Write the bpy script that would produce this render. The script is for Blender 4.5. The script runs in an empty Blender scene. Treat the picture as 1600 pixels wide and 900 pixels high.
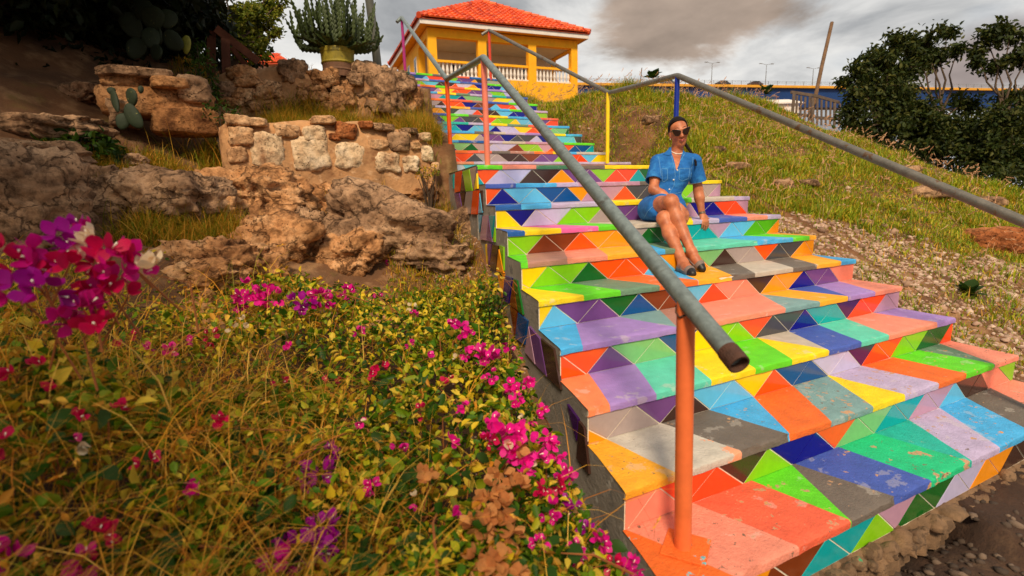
import bpy, bmesh, math, random
import numpy as np
from mathutils import Vector, Matrix, Euler, noise as mnoise
random.seed(7)
rng = np.random.default_rng(11)
sc = bpy.context.scene
col = sc.collection

# ------------------------------------------------------------------ camera
CP = Vector((-1.80048, -4.29580, -0.23993))
CR = Vector((0.894709, -0.445961, -0.024775))
CU = Vector((0.104045, 0.154155, 0.982553))
CF = Vector((0.434362, 0.881677, -0.184324))
cd = bpy.data.cameras.new('camera')
cam = bpy.data.objects.new('camera', cd)
col.objects.link(cam)
cam.matrix_world = Matrix(((CR.x, CU.x, -CF.x, CP.x), (CR.y, CU.y, -CF.y, CP.y), (CR.z, CU.z, -CF.z, CP.z), (0, 0, 0, 1)))
cd.lens = 18.0; cd.sensor_width = 36.0
cd.clip_start = 0.05; cd.clip_end = 3000
cd.dof.use_dof = True; cd.dof.focus_distance = 4.0; cd.dof.aperture_fstop = 2.6
sc.camera = cam
sc.render.resolution_x = 1024; sc.render.resolution_y = 576
sc.view_settings.view_transform = 'Standard'
sc.view_settings.look = 'None'
sc.view_settings.exposure = 0.02
sc.view_settings.gamma = 1.0

# ------------------------------------------------------------------ light
SUN_DIR = Vector((-0.40, -0.68, 0.80)).normalized()      # towards the sun
elev = math.asin(SUN_DIR.z); azim = math.atan2(SUN_DIR.x, SUN_DIR.y)
sl = bpy.data.lights.new('sun', 'SUN'); sl.energy = 3.9; sl.angle = math.radians(11); sl.color = (1.0, 0.83, 0.60)
so = bpy.data.objects.new('sun', sl); col.objects.link(so)
so.rotation_euler = SUN_DIR.to_track_quat('Z', 'Y').to_euler()
w = bpy.data.worlds.new('World'); sc.world = w; w.use_nodes = True
nt = w.node_tree; nt.nodes.clear()
def N(t, **k):
    n = nt.nodes.new(t)
    for a, b in k.items(): setattr(n, a, b)
    return n
out = N('ShaderNodeOutputWorld'); bg = N('ShaderNodeBackground'); nt.links.new(bg.outputs[0], out.inputs[0])
bg.inputs[1].default_value = 0.092
sky = N('ShaderNodeTexSky'); sky.sky_type = 'NISHITA'; sky.sun_disc = False
sky.sun_elevation = elev; sky.sun_rotation = azim; sky.dust_density = 1.5
tc = N('ShaderNodeTexCoord'); mp = N('ShaderNodeMapping'); mp.inputs['Scale'].default_value = (1, 1, 2.4)
nt.links.new(tc.outputs['Generated'], mp.inputs[0])
def noise_node(scale, det, rough, off=(0, 0, 0), dist=0.0):
    m = N('ShaderNodeMapping'); m.inputs['Location'].default_value = off
    nt.links.new(mp.outputs[0], m.inputs[0])
    n = N('ShaderNodeTexNoise'); n.inputs['Scale'].default_value = scale; n.inputs['Detail'].default_value = det
    n.inputs['Roughness'].default_value = rough; n.inputs['Distortion'].default_value = dist
    nt.links.new(m.outputs[0], n.inputs['Vector']); return n
def ramp_node(fac, stops):
    r = N('ShaderNodeValToRGB'); e = r.color_ramp.elements
    while len(e) < len(stops): e.new(0.5)
    for q, (p, c) in zip(e, stops): q.position = p; q.color = (*c, 1)
    nt.links.new(fac, r.inputs[0]); return r
# overcast: pale grey cloud sheet with darker grey billows, blue showing through in a few gaps
K = 10.0
n1 = noise_node(3.0, 7, 0.57, (3.1, 0.4, 1.7), 0.35)
cl = ramp_node(n1.outputs[0], [(0.30, (.27*K, .285*K, .305*K)), (0.44, (.46*K, .47*K, .48*K)), (0.55, (.78*K, .775*K, .76*K)), (0.70, (1.12*K, 1.09*K, 1.03*K))])
n2 = noise_node(1.8, 4, 0.5, (7.7, 2.0, 5.0))
gap = ramp_node(n2.outputs[0], [(0.58, (0, 0, 0)), (0.72, (.7, .7, .7))])
mx = N('ShaderNodeMix', data_type='RGBA'); nt.links.new(gap.outputs[0], mx.inputs[0])
skm = N('ShaderNodeMix', data_type='RGBA'); skm.blend_type = 'MULTIPLY'; skm.inputs[0].default_value = 1.0
nt.links.new(sky.outputs[0], skm.inputs[6]); skm.inputs[7].default_value = (1.0, 1.0, 1.0, 1)
nt.links.new(cl.outputs[0], mx.inputs[6]); nt.links.new(skm.outputs[2], mx.inputs[7])
# the heavy brown rain cloud that stands over the hill crest, and a second smaller one right of it
def cloud(prev, direction, k, lo, hi, colr, off):
    dv = Vector(direction).normalized()
    # distance from the cloud's axis, stretched sideways, broken by noise
    sub = N('ShaderNodeVectorMath', operation='SUBTRACT'); nt.links.new(tc.outputs['Generated'], sub.inputs[0]); sub.inputs[1].default_value = dv
    sca = N('ShaderNodeVectorMath', operation='MULTIPLY'); nt.links.new(sub.outputs[0], sca.inputs[0]); sca.inputs[1].default_value = k
    ln = N('ShaderNodeVectorMath', operation='LENGTH'); nt.links.new(sca.outputs[0], ln.inputs[0])
    nn = noise_node(5.0, 6, 0.6, off, 0.3)
    ad = N('ShaderNodeMath', operation='MULTIPLY_ADD'); nt.links.new(nn.outputs[0], ad.inputs[0]); ad.inputs[1].default_value = 0.9
    nt.links.new(ln.outputs[1], ad.inputs[2])
    mr = N('ShaderNodeMapRange'); mr.interpolation_type = 'SMOOTHSTEP'
    mr.inputs[1].default_value = lo; mr.inputs[2].default_value = hi; mr.inputs[3].default_value = 0.97; mr.inputs[4].default_value = 0.0
    nt.links.new(ad.outputs[0], mr.inputs[0])
    n3 = noise_node(6.0, 5, 0.55, (1, 5, 2))
    cc = ramp_node(n3.outputs[0], [(0.35, tuple(c*K*.78 for c in colr)), (0.65, tuple(c*K*1.25 for c in colr))])
    m = N('ShaderNodeMix', data_type='RGBA'); nt.links.new(mr.outputs[0], m.inputs[0])
    nt.links.new(prev, m.inputs[6]); nt.links.new(cc.outputs[0], m.inputs[7]); return m.outputs[2]
def ray(x, y): return CF + CR * ((x - 800) / 800) - CU * ((y - 450) / 800)
c1 = cloud(mx.outputs[2], ray(1085, 5), (3.5, 3.5, 5.8), 0.85, 1.07, (.41, .315, .25), (2, 2, 2))
c2 = cloud(c1, ray(1540, 95), (5.5, 5.5, 9.5), 0.60, 1.05, (.40, .33, .31), (5, 1, 2))
nt.links.new(c2, bg.inputs[0])

# ------------------------------------------------------------------ pixel -> point helpers (photo pixels, 1600 x 900)
def onz(x, y, z): v = ray(x, y); return CP + v * ((z - CP.z) / v.z)
def ony(x, y, yy): v = ray(x, y); return CP + v * ((yy - CP.y) / v.y)
def dep(x, y, D): return CP + ray(x, y) * D
def proj(p):
    v = Vector(p) - CP; d = v.dot(CF); return 800 + 800 * v.dot(CR) / d, 450 - 800 * v.dot(CU) / d, d
def xat(px, y, z):
    a = CR * 800 - CF * (px - 800)
    return CP.x - ((y - CP.y) * a.y + (z - CP.z) * a.z) / a.x

# ------------------------------------------------------------------ object helpers
def lin(c):
    return tuple((v/255/12.92 if v/255 <= .04045 else ((v/255+.055)/1.055)**2.4) for v in c)
def link(o, parent=None):
    col.objects.link(o)
    if parent is not None: o.parent = parent
    return o
def tag(o, label=None, cat=None, group=None, kind=None):
    if label: o['label'] = label
    if cat: o['category'] = cat
    if group: o['group'] = group
    if kind: o['kind'] = kind
    return o
def empty(name, loc=(0, 0, 0), label=None, cat=None, group=None):
    o = bpy.data.objects.new(name, None); o.empty_display_size = .2; o.location = loc
    col.objects.link(o); return tag(o, label, cat, group)
class MB:
    def __init__(s): s.v = []; s.f = []; s.m = []; s.sm = False
    def quad(s, a, b, c, d, m=0):
        n = len(s.v); s.v += [tuple(a), tuple(b), tuple(c), tuple(d)]; s.f.append((n, n+1, n+2, n+3)); s.m.append(m)
    def poly(s, pts, m=0):
        n = len(s.v); s.v += [tuple(p) for p in pts]; s.f.append(tuple(range(n, n+len(pts)))); s.m.append(m)
    def prism(s, front, back, m=0, cap_back=True):
        """closed prism between two matching outlines (front seen counter-clockwise)"""
        k = len(front); n = len(s.v); s.v += [tuple(p) for p in front] + [tuple(p) for p in back]
        s.f.append(tuple(range(n, n+k))); s.m.append(m)
        if cap_back: s.f.append(tuple(range(n+2*k-1, n+k-1, -1))); s.m.append(m)
        for i in range(k):
            j = (i+1) % k; s.f.append((n+i, n+k+i, n+k+j, n+j)); s.m.append(m)
    def box(s, c, sz, m=0, rot=None):
        c = Vector(c); h = Vector(sz)/2; R = rot or Matrix.Identity(3); n = len(s.v)
        for z in (-1, 1):
            for x, y in ((-1, -1), (1, -1), (1, 1), (-1, 1)): s.v.append(tuple(c + R @ Vector((x*h.x, y*h.y, z*h.z))))
        for f in ((0, 3, 2, 1), (4, 5, 6, 7), (0, 1, 5, 4), (1, 2, 6, 5), (2, 3, 7, 6), (3, 0, 4, 7)):
            s.f.append(tuple(n+i for i in f)); s.m.append(m)
    def tube(s, pts, rad, seg=8, m=0, caps=True):
        pts = [Vector(p) for p in pts]; k = len(pts)
        if not hasattr(rad, '__len__'): rad = [rad]*k
        n = len(s.v); up = None
        for i, p in enumerate(pts):
            t = (pts[min(i+1, k-1)] - pts[max(i-1, 0)]).normalized()
            if up is None:
                a = Vector((0, 0, 1)) if abs(t.z) < .9 else Vector((1, 0, 0))
                up = (a - t*a.dot(t)).normalized()
            else:
                up = (up - t*up.dot(t)).normalized()
            b = t.cross(up)
            for j in range(seg):
                q = 2*math.pi*j/seg; s.v.append(tuple(p + (up*math.cos(q) + b*math.sin(q))*rad[i]))
        for i in range(k-1):
            for j in range(seg):
                j2 = (j+1) % seg
                s.f.append((n+i*seg+j, n+i*seg+j2, n+(i+1)*seg+j2, n+(i+1)*seg+j)); s.m.append(m)
        if caps:
            s.f.append(tuple(n+j for j in range(seg-1, -1, -1))); s.m.append(m)
            s.f.append(tuple(n+(k-1)*seg+j for j in range(seg))); s.m.append(m)
    def build(s, name, mats, parent=None, smooth=False, bevel=0, kind=None, label=None, angle=None):
        me = bpy.data.meshes.new(name); me.from_pydata(s.v, [], s.f)
        for mm in (mats if isinstance(mats, (list, tuple)) else [mats]): me.materials.append(mm)
        me.polygons.foreach_set('material_index', s.m)
        if smooth: me.polygons.foreach_set('use_smooth', [True]*len(s.f))
        me.update()
        o = bpy.data.objects.new(name, me); link(o, parent)
        if smooth and angle: me.set_sharp_from_angle(angle=math.radians(angle))
        if bevel:
            b = o.modifiers.new('bevel', 'BEVEL'); b.width = bevel; b.segments = 2; b.limit_method = 'ANGLE'; b.angle_limit = math.radians(40)
        if kind: o['kind'] = kind
        if label: o['label'] = label
        return o
def mesh_np(name, V, F, mats, parent=None, midx=None, smooth=False):
    """V (n,3), F (m,k) arrays"""
    me = bpy.data.meshes.new(name); V = np.asarray(V, np.float32); F = np.asarray(F, np.int32); k = F.shape[1]
    me.vertices.add(len(V)); me.vertices.foreach_set('co', V.ravel())
    me.loops.add(F.size); me.loops.foreach_set('vertex_index', F.ravel())
    me.polygons.add(len(F)); me.polygons.foreach_set('loop_start', np.arange(0, F.size, k, dtype=np.int32))
    try: me.polygons.foreach_set('loop_total', np.full(len(F), k, np.int32))
    except Exception: pass
    for mm in (mats if isinstance(mats, (list, tuple)) else [mats]): me.materials.append(mm)
    if midx is not None: me.polygons.foreach_set('material_index', np.asarray(midx, np.int32))
    if smooth: me.polygons.foreach_set('use_smooth', np.ones(len(F), bool))
    me.update(calc_edges=True)
    o = bpy.data.objects.new(name, me); return link(o, parent)

# ------------------------------------------------------------------ materials
def mat(name, c, rough=.75, var=.18, scale=6., bump=.0, bscale=40., wear=None, island=None, metal=0., spec=.5, detail=6, trans=0., coords='Object', soft=.025):
    """base colour varied by noise; wear = (colour, threshold, scale) shows a second colour in patches; island = list of colours picked per loose piece"""
    m = bpy.data.materials.new(name); m.use_nodes = True; t = m.node_tree; nd = t.nodes; b = nd['Principled BSDF']
    b.inputs['Roughness'].default_value = rough; b.inputs['Metallic'].default_value = metal; b.inputs['Specular IOR Level'].default_value = spec
    tcn = nd.new('ShaderNodeTexCoord')
    def nz(sc_, det=detail, rg=.6, off=(0, 0, 0)):
        n = nd.new('ShaderNodeTexNoise'); n.inputs['Scale'].default_value = sc_; n.inputs['Detail'].default_value = det; n.inputs['Roughness'].default_value = rg
        if coords == 'World':
            g = nd.new('ShaderNodeNewGeometry'); t.links.new(g.outputs['Position'], n.inputs['Vector'])
        else: t.links.new(tcn.outputs[coords], n.inputs['Vector'])
        return n
    def mixc(f, a, bb, blend='MIX'):
        x = nd.new('ShaderNodeMix'); x.data_type = 'RGBA'; x.blend_type = blend
        for s_, v in ((0, f), (6, a), (7, bb)):
            if hasattr(v, 'links'): t.links.new(v, x.inputs[s_])
            elif s_ == 0: x.inputs[0].default_value = v
            else: x.inputs[s_].default_value = (*v, 1)
        return x.outputs[2]
    if island:
        g = nd.new('ShaderNodeNewGeometry'); r = nd.new('ShaderNodeValToRGB'); e = r.color_ramp.elements; r.color_ramp.interpolation = 'CONSTANT' if len(island) > 6 else 'LINEAR'
        while len(e) < len(island): e.new(.5)
        for i, (q, cc) in enumerate(zip(e, island)): q.position = i/max(1, len(island)-(0 if len(island) > 6 else 1)); q.color = (*cc, 1)
        t.links.new(g.outputs['Random Per Island'], r.inputs[0]); base = r.outputs[0]
    else: base = c
    if var:
        n = nz(scale); hi = nd.new('ShaderNodeMapRange'); hi.inputs[1].default_value = .3; hi.inputs[2].default_value = .7
        hi.inputs[3].default_value = 1-var; hi.inputs[4].default_value = 1+var*.6; t.links.new(n.outputs[0], hi.inputs[0])
        cm = nd.new('ShaderNodeCombineColor'); [t.links.new(hi.outputs[0], cm.inputs[i]) for i in range(3)]
        base = mixc(1.0, base, cm.outputs[0], 'MULTIPLY')
    if wear:
        for wc, th, ws in (wear if isinstance(wear, list) else [wear]):
            n = nz(ws, 9, .62); mr = nd.new('ShaderNodeMapRange'); mr.inputs[1].default_value = th; mr.inputs[2].default_value = th+soft
            t.links.new(n.outputs[0], mr.inputs[0]); base = mixc(mr.outputs[0], base, wc)
    if hasattr(base, 'links'): t.links.new(base, b.inputs['Base Color'])
    else: b.inputs['Base Color'].default_value = (*base, 1)
    if bump:
        n = nz(bscale, 8, .65); bp = nd.new('ShaderNodeBump'); bp.inputs['Strength'].default_value = bump; bp.inputs['Distance'].default_value = .02
        t.links.new(n.outputs[0], bp.inputs['Height']); t.links.new(bp.outputs[0], b.inputs['Normal'])
    if trans:
        tr = nd.new('ShaderNodeBsdfTranslucent'); ms = nd.new('ShaderNodeMixShader'); ms.inputs[0].default_value = trans
        if hasattr(base, 'links'): t.links.new(base, tr.inputs[0])
        else: tr.inputs[0].default_value = (*base, 1)
        t.links.new(b.outputs[0], ms.inputs[1]); t.links.new(tr.outputs[0], ms.inputs[2])
        t.links.new(ms.outputs[0], nd['Material Output'].inputs[0])
    return m

# ================================================================== GROUND
DD, HH, WW, FL, FR = 0.361485, 0.17, 2.62468, 0.081794, -0.012677      # tread depth, riser, width, side flare per step
def vnoise(x, y, s=0):
    x = np.asarray(x, float); y = np.asarray(y, float)
    xi = np.floor(x); yi = np.floor(y); fx = x-xi; fy = y-yi; fx = fx*fx*(3-2*fx); fy = fy*fy*(3-2*fy)
    def h(a, b):
        v = np.sin(a*127.1 + b*311.7 + s*74.7)*43758.5453; return v-np.floor(v)
    return (h(xi, yi)*(1-fx)+h(xi+1, yi)*fx)*(1-fy) + (h(xi, yi+1)*(1-fx)+h(xi+1, yi+1)*fx)*fy
def fbm(x, y, s=0, o=4):
    t = 0; a = .5
    for i in range(o): t = t + a*(vnoise(x*2**i, y*2**i, s+i)-.5); a *= .5
    return t
def sstep(a, b, x): t = np.clip((x-a)/(b-a), 0, 1); return t*t*(3-2*t)
def stairL(y): return np.where(y < 0, .2263*y, np.where(y < 2.16, .2*y, .43+.15*(y-2.16)))
def stairR(y): return np.interp(y, [-4, 0, 2.2, 3.7, 8], [2.58, 2.62, 3.40, 3.08, 3.05])
def Hs(y): return np.interp(y, [-80, -3.75, -3.25, 0, 2.2, 6.0, 7.5, 10, 17, 30, 80], [-1.9, -1.76, -1.68, -.2, -.02, 1.9, 2.05, 2.4, 3.7, 3.9, 3.2])
def Ht(y): return np.interp(y, [-80, -3.75, -3.25, 0, 3.5, 4.6, 8, 14, 30, 80], [-1.9, -1.76, -1.66, -.12, 1.40, 1.50, 1.52, 2.2, 2.4, -6])
def H(x, y):
    x = np.asarray(x, float); y = np.asarray(y, float)
    L = stairL(y); R = stairR(y)
    # right: bank beside the steps climbs to a grassy crest
    zr = Hs(y) + (Ht(y)-Hs(y))*sstep(0, .9, x-R)
    zr = zr - .34*np.clip(x-8.0-.6*fbm(x*0, y*.7, 15), 0, 13)*sstep(-6, 2, y) + (fbm(x*.9, y*.9, 3)*.34 + fbm(x*3, y*3, 9, 3)*.10)*sstep(.05, .8, x-R)*sstep(-4.2, -3, y)
    zr = np.where((x-R < .5) & (y > -3.4), zr-.03, zr)
    # left: rocky bank with two walled terraces
    q = L-x
    zl = Hs(np.minimum(y, 1.3)) - .42*sstep(-3.6, -2.8, y) - .10*sstep(.1, .6, q) + .12*sstep(.8, 2.0, q)*sstep(-3, -1, y)
    t1 = sstep(1.62, 1.86, y); t2 = sstep(3.15, 3.45, y)
    zl = zl + t1*.85 + t2*.50 + np.interp(y, [1.3, 1.9, 3.1, 5, 9, 20], [0, .06, .50, .60, .72, 1.3])
    slope = np.interp(y, [-6, -3.2, -1.6, 0, 1.2, 2.4, 4, 7, 14, 40], [-1.75, -1.5, -.95, -.55, -.2, .25, 1.1, 1.9, 2.3, 2.4])
    zl = zl + (slope - zl)*sstep(1.75, 2.5, q)
    zl = zl + np.interp(q, [2.6, 4.5, 9], [0, .9, 2.0])*sstep(-3, 2, y)
    zl = zl + (fbm(x*1.6, y*1.6, 5)*.30 + fbm(x*5, y*5, 6, 3)*.09)*sstep(.25, .9, q)*sstep(-3.4, -2.2, y)
    zl = np.where(q < .3, zl-.04, zl)
    z = np.where(x > (L+R)/2, zr, zl)
    zl2 = np.where(y > 9, np.maximum(z, Hs(y)*.9), z)
    z = np.where((x < L) & (y > 9), z + (zl2-z)*.5, z)
    ins = (x > L+.13) & (x < R-.13) & (y < 6.3) & (y > -3.2)
    z = np.where(ins, Hs(y)-.55, z)
    z = z + fbm(x*1.3, y*1.3, 21)*.05*((y < -3.6))
    return z
def Hf(x, y): return float(H(np.array([x]), np.array([y]))[0])
m_soil = mat('soil', lin((112, 74, 44)), .95, .4, 3, .6, 30, wear=[(lin((148, 110, 74)), .50, 5), (lin((84, 56, 34)), .52, 1.7), (lin((110, 92, 40)), .60, 2.2)], coords='World', soft=.16)
m_dsoil_shade = mat('damp_soil_and_bush_shade', lin((70, 46, 30)), .95, .45, 4, .8, 34, wear=[(lin((96, 70, 48)), .54, 6)], coords='World', soft=.14)  # dark damp soil before the steps; under the bush it paints in deeper shadow
def warp(a, b, c, dn, df, cen):
    xs = [cen]
    while xs[-1] < b: xs.append(xs[-1] + dn + max(0, abs(xs[-1]-cen)-c)*df)
    ys = [cen]
    while ys[-1] > a: ys.append(ys[-1] - dn - max(0, abs(ys[-1]-cen)-c)*df)
    return np.array(sorted(set(xs+ys)))
gx = warp(-900, 900, 5.0, .085, .09, 1.0); gy = warp(-900, 900, 5.0, .085, .09, 0.5)
X, Y = np.meshgrid(gx, gy); Zg = H(X, Y)
far_r = np.hypot(X, Y); Zg = Zg - sstep(45, 130, far_r)*14
nx, ny = len(gx), len(gy); idx = np.arange(nx*ny).reshape(ny, nx)
Fg = np.stack([idx[:-1, :-1], idx[:-1, 1:], idx[1:, 1:], idx[1:, :-1]], -1).reshape(-1, 4)
ground = mesh_np('ground', np.stack([X, Y, Zg], -1).reshape(-1, 3), Fg, [m_soil, m_dsoil_shade], midx=((Y < -3.32+.12*fbm(X*2, Y*2, 5)) & (X > -1.0) | ((X < stairL(Y)-.1) & (Y < -.9+.3*fbm(X*2, Y*2, 6)) & (X > -5)))[:-1, :-1].ravel().astype(int), smooth=True); ground['kind'] = 'structure'

# ================================================================== STAIRCASE
PAL = dict(O=(247, 84, 12), A=(244, 150, 20), Y=(250, 206, 12), G=(136, 200, 24), g=(84, 172, 20), D=(12, 96, 30), M=(124, 186, 116), T=(4, 160, 164),
           B=(98, 186, 222), C=(4, 76, 140), N=(10, 8, 128), P=(112, 68, 130), L=(190, 182, 216), K=(72, 70, 72), W=(124, 54, 20), E=(66, 42, 34),
           S=(240, 136, 112), X=(168, 150, 146), R=(250, 74, 30), V=(186, 142, 166), Q=(60, 20, 84))
TP = dict(O=(246, 116, 40), A=(250, 172, 30), Y=(250, 214, 0), G=(100, 214, 20), D=(60, 120, 84), H=(124, 160, 160), h=(104, 138, 110), T=(30, 180, 160), t=(96, 206, 176),
          B=(70, 172, 228), C=(20, 90, 170), N=(66, 90, 176), P=(164, 130, 198), L=(190, 172, 206), K=(112, 100, 90), W=(180, 128, 112),
          S=(238, 142, 116), X=(196, 182, 166), R=(240, 100, 66), c=(250, 136, 84), M=(20, 196, 130), k=(230, 100, 170), V=(190, 142, 170), Z=(240, 110, 30))
m_tile = {k: mat('glazed_tile_'+k, lin(v), .16, .07, 30, .03, 12, spec=.55) for k, v in PAL.items()}
m_conc = mat('grey_concrete', lin((146, 136, 124)), .92, .3, 5, .5, 45, wear=[(lin((110, 104, 98)), .60, 7), (lin((176, 168, 156)), .62, 12)])
m_grout = mat('white_grout', lin((232, 220, 196)), .9, .15, 25, .2, 60)
CONC = lin((196, 150, 112))
m_pt = {k: mat('step_paint_'+k, lin(v), .62, .14, 14, .42, 90, wear=[(tuple(a*.62+b*.38 for a, b in zip(lin(v), lin((206, 196, 184)))), .60, 9), (CONC, .68+.05*((i*7) % 5)/4, 18+6*((i*3) % 4)), (lin((96, 80, 66)), .69+.04*((i*5) % 3)/2, 44)], soft=.05) for i, (k, v) in enumerate(TP.items())}
m_ptw = {k: mat('worn_step_paint_'+k, lin(v), .66, .18, 12, .55, 80, wear=[(tuple(a*.72+b*.28 for a, b in zip(lin(v), lin((206, 196, 184)))), .60, 8.), (CONC, .59+.085*((i*7) % 5)/4, 8+3.5*((i*3) % 4)), (lin((226, 150, 60)), .66+.07*((i*2) % 3)/2, 15), (lin((120, 96, 76)), .63+.06*((i*5) % 4)/3, 34)], soft=.015) for i, (k, v) in enumerate(TP.items())}
m_ptw['Z'] = mat('worn_step_paint_orange_over_aqua', lin((238, 108, 30)), .66, .18, 12, .55, 80, wear=[(lin((96, 194, 204)), .635, 4.5), (CONC, .66, 13), (lin((120, 96, 76)), .68, 38)], soft=.012)
m_ptw['X'] = mat('worn_step_paint_grey_over_coral', lin((204, 194, 180)), .66, .18, 12, .55, 80, wear=[(lin((240, 160, 120)), .60, 4.2), (lin((30, 120, 160)), .75, 9), (lin((110, 90, 76)), .67, 36)], soft=.012)
stair = empty('staircase', (0, -3.25, -1.7), 'long outdoor concrete staircase with triangular tiles in many colours on every riser', 'staircase')
def setpar(o, p):
    o.parent = p; o.matrix_parent_inverse = p.matrix_world.inverted()
bpy.context.view_layer.update()
ST0 = Vector((0, -3.25, -1.7))
def local(mb, org=ST0):
    mb.v = [(a-org.x, b-org.y, c-org.z) for a, b, c in mb.v]; return mb

def clip(poly, a, b, c):            # keep a*x + b*y <= c
    o = []
    for i in range(len(poly)):
        p, q = poly[i], poly[(i+1) % len(poly)]; dp = a*p[0]+b*p[1]-c; dq = a*q[0]+b*q[1]-c
        if dp <= 0: o.append(p)
        if (dp < 0 < dq) or (dq < 0 < dp): t = dp/(dp-dq); o.append((p[0]+(q[0]-p[0])*t, p[1]+(q[1]-p[1])*t))
    return o
def inset(poly, g):
    ar = sum(poly[i][0]*poly[(i+1) % len(poly)][1]-poly[(i+1) % len(poly)][0]*poly[i][1] for i in range(len(poly)))
    if ar < 0: poly = poly[::-1]
    o = list(poly)
    for i in range(len(poly)):
        p, q = poly[i], poly[(i+1) % len(poly)]; dx, dy = q[0]-p[0], q[1]-p[1]; l = math.hypot(dx, dy)
        if l < 1e-5: continue
        nx_, ny_ = dy/l, -dx/l                       # outward normal of a ccw polygon
        o = clip(o, nx_, ny_, nx_*p[0]+ny_*p[1]-g)
        if len(o) < 3: return []
    r = []
    for p in o:
        if not r or math.hypot(p[0]-r[-1][0], p[1]-r[-1][1]) > 1e-4: r.append(p)
    return r if len(r) >= 3 else []

def tread(mb, xb, xf, yb, yf, z, bounds, cols, mats, mi, lip=.014, nose=.035, rough=1.0):
    """painted slab: bounds = [(x on back edge, x on front edge)], strips between them get their own paint"""
    bl = [(xb[0], xf[0])] + bounds + [(xb[1], xf[1])]
    def pt(x, y, zz, e):      # the same wobble for the same place, so strips stay joined
        q = Vector((x*7, y*7, zz*5)); n = mnoise.noise(q*1.0); n2 = mnoise.noise(q*3.1+Vector((3, 1, 4)))
        c = max(0, mnoise.noise(Vector((x*9, y*3, 7))) - .25)*.03*e*rough
        wob = mnoise.noise(Vector((x*4, y*16, 3)))*.005
        return (x+wob, y + (n2*.004+c)*e, zz + n*.0025 + (n2*.003 - c*.6)*e)
    for i, c in enumerate(cols):
        (b0, f0), (b1, f1) = bl[i], bl[i+1]
        wdt = max(b1-b0, f1-f0)
        if wdt < .004: continue
        nxs = max(1, int(wdt/.035)); m = mi(c)
        prof = [(0, 0), (.3, 0), (.6, 0), (.9, 0), (1, 0)]
        rows = []
        ylip = yf-lip
        for (t, _) in prof: rows.append((t, yb+(ylip+.010-yb)*t, z, .3 if t == 1 else 0))
        rows += [(1, ylip+.002, z-.005, 1), (1, ylip, z-.013, 1), (1, ylip+.001, z-nose, .6), (1, yf+.002, z-nose-.002, 0)]
        n0 = len(mb.v)
        for t, yy, zz, e in rows:
            xa = b0+(f0-b0)*t; xc = b1+(f1-b1)*t
            for j in range(nxs+1): mb.v.append(pt(xa+(xc-xa)*j/nxs, yy, zz, e))
        for r in range(len(rows)-1):
            for j in range(nxs):
                a = n0+r*(nxs+1)+j; mb.f.append((a, a+nxs+1, a+nxs+2, a+1)); mb.m.append(m)

tile_count = 0
def tiles(parent, org, y, zt, zb, x0, x1, zig, cols, gap=.0031, name='tile', joined=None):
    """row of triangular tiles on a riser standing at y; zig = alternating 'b'/'t' points in photo columns"""
    st, pxs = zig; pts = []
    for i, p in enumerate(pxs):
        top = (i % 2 == 0) == (st == 't'); zz = zt if top else zb
        pts.append((xat(p, y-.006, zz), zz))
    regs = []
    far = 30
    def ext(p, q, s): return None
    for i, c in enumerate(cols):
        if i == 0: a, b = pts[0], pts[1]; lo, hi = (a, b) if a[1] < b[1] else (b, a); poly = [(lo[0]-far, lo[1]), lo, hi, (hi[0]-far, hi[1])]
        elif i == len(cols)-1: a, b = pts[-2], pts[-1]; lo, hi = (a, b) if a[1] < b[1] else (b, a); poly = [lo, (lo[0]+far, lo[1]), (hi[0]+far, hi[1]), hi]
        else: poly = [pts[i-1], pts[i], pts[i+1]]
        ar = sum(poly[k][0]*poly[(k+1) % len(poly)][1]-poly[(k+1) % len(poly)][0]*poly[k][1] for k in range(len(poly)))
        if ar < 0: poly = poly[::-1]
        poly = clip(poly, -1, 0, -x0); poly = clip(poly, 1, 0, x1)
        if len(poly) >= 3: poly = inset(poly, gap)
        if len(poly) < 3: continue
        mb = joined or MB()
        pr = .0035 + random.uniform(-.0004, .0008)
        tx, tz = random.uniform(-.005, .005), random.uniform(-.005, .005); cx = sum(p[0] for p in poly)/len(poly); cz = sum(p[1] for p in poly)/len(poly)
        fr = [(p[0], y-pr+(p[0]-cx)*tx+(p[1]-cz)*tz, p[1]) for p in poly]; bk = [(p[0], y+.004, p[1]) for p in poly]
        keys = list(PAL)
        if joined is not None: mb.prism(fr, bk, keys.index(c), cap_back=False)
        else:
            mb.prism(fr, bk, 0, cap_back=False); local(mb, org).build(name, m_tile[c], parent)

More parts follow.
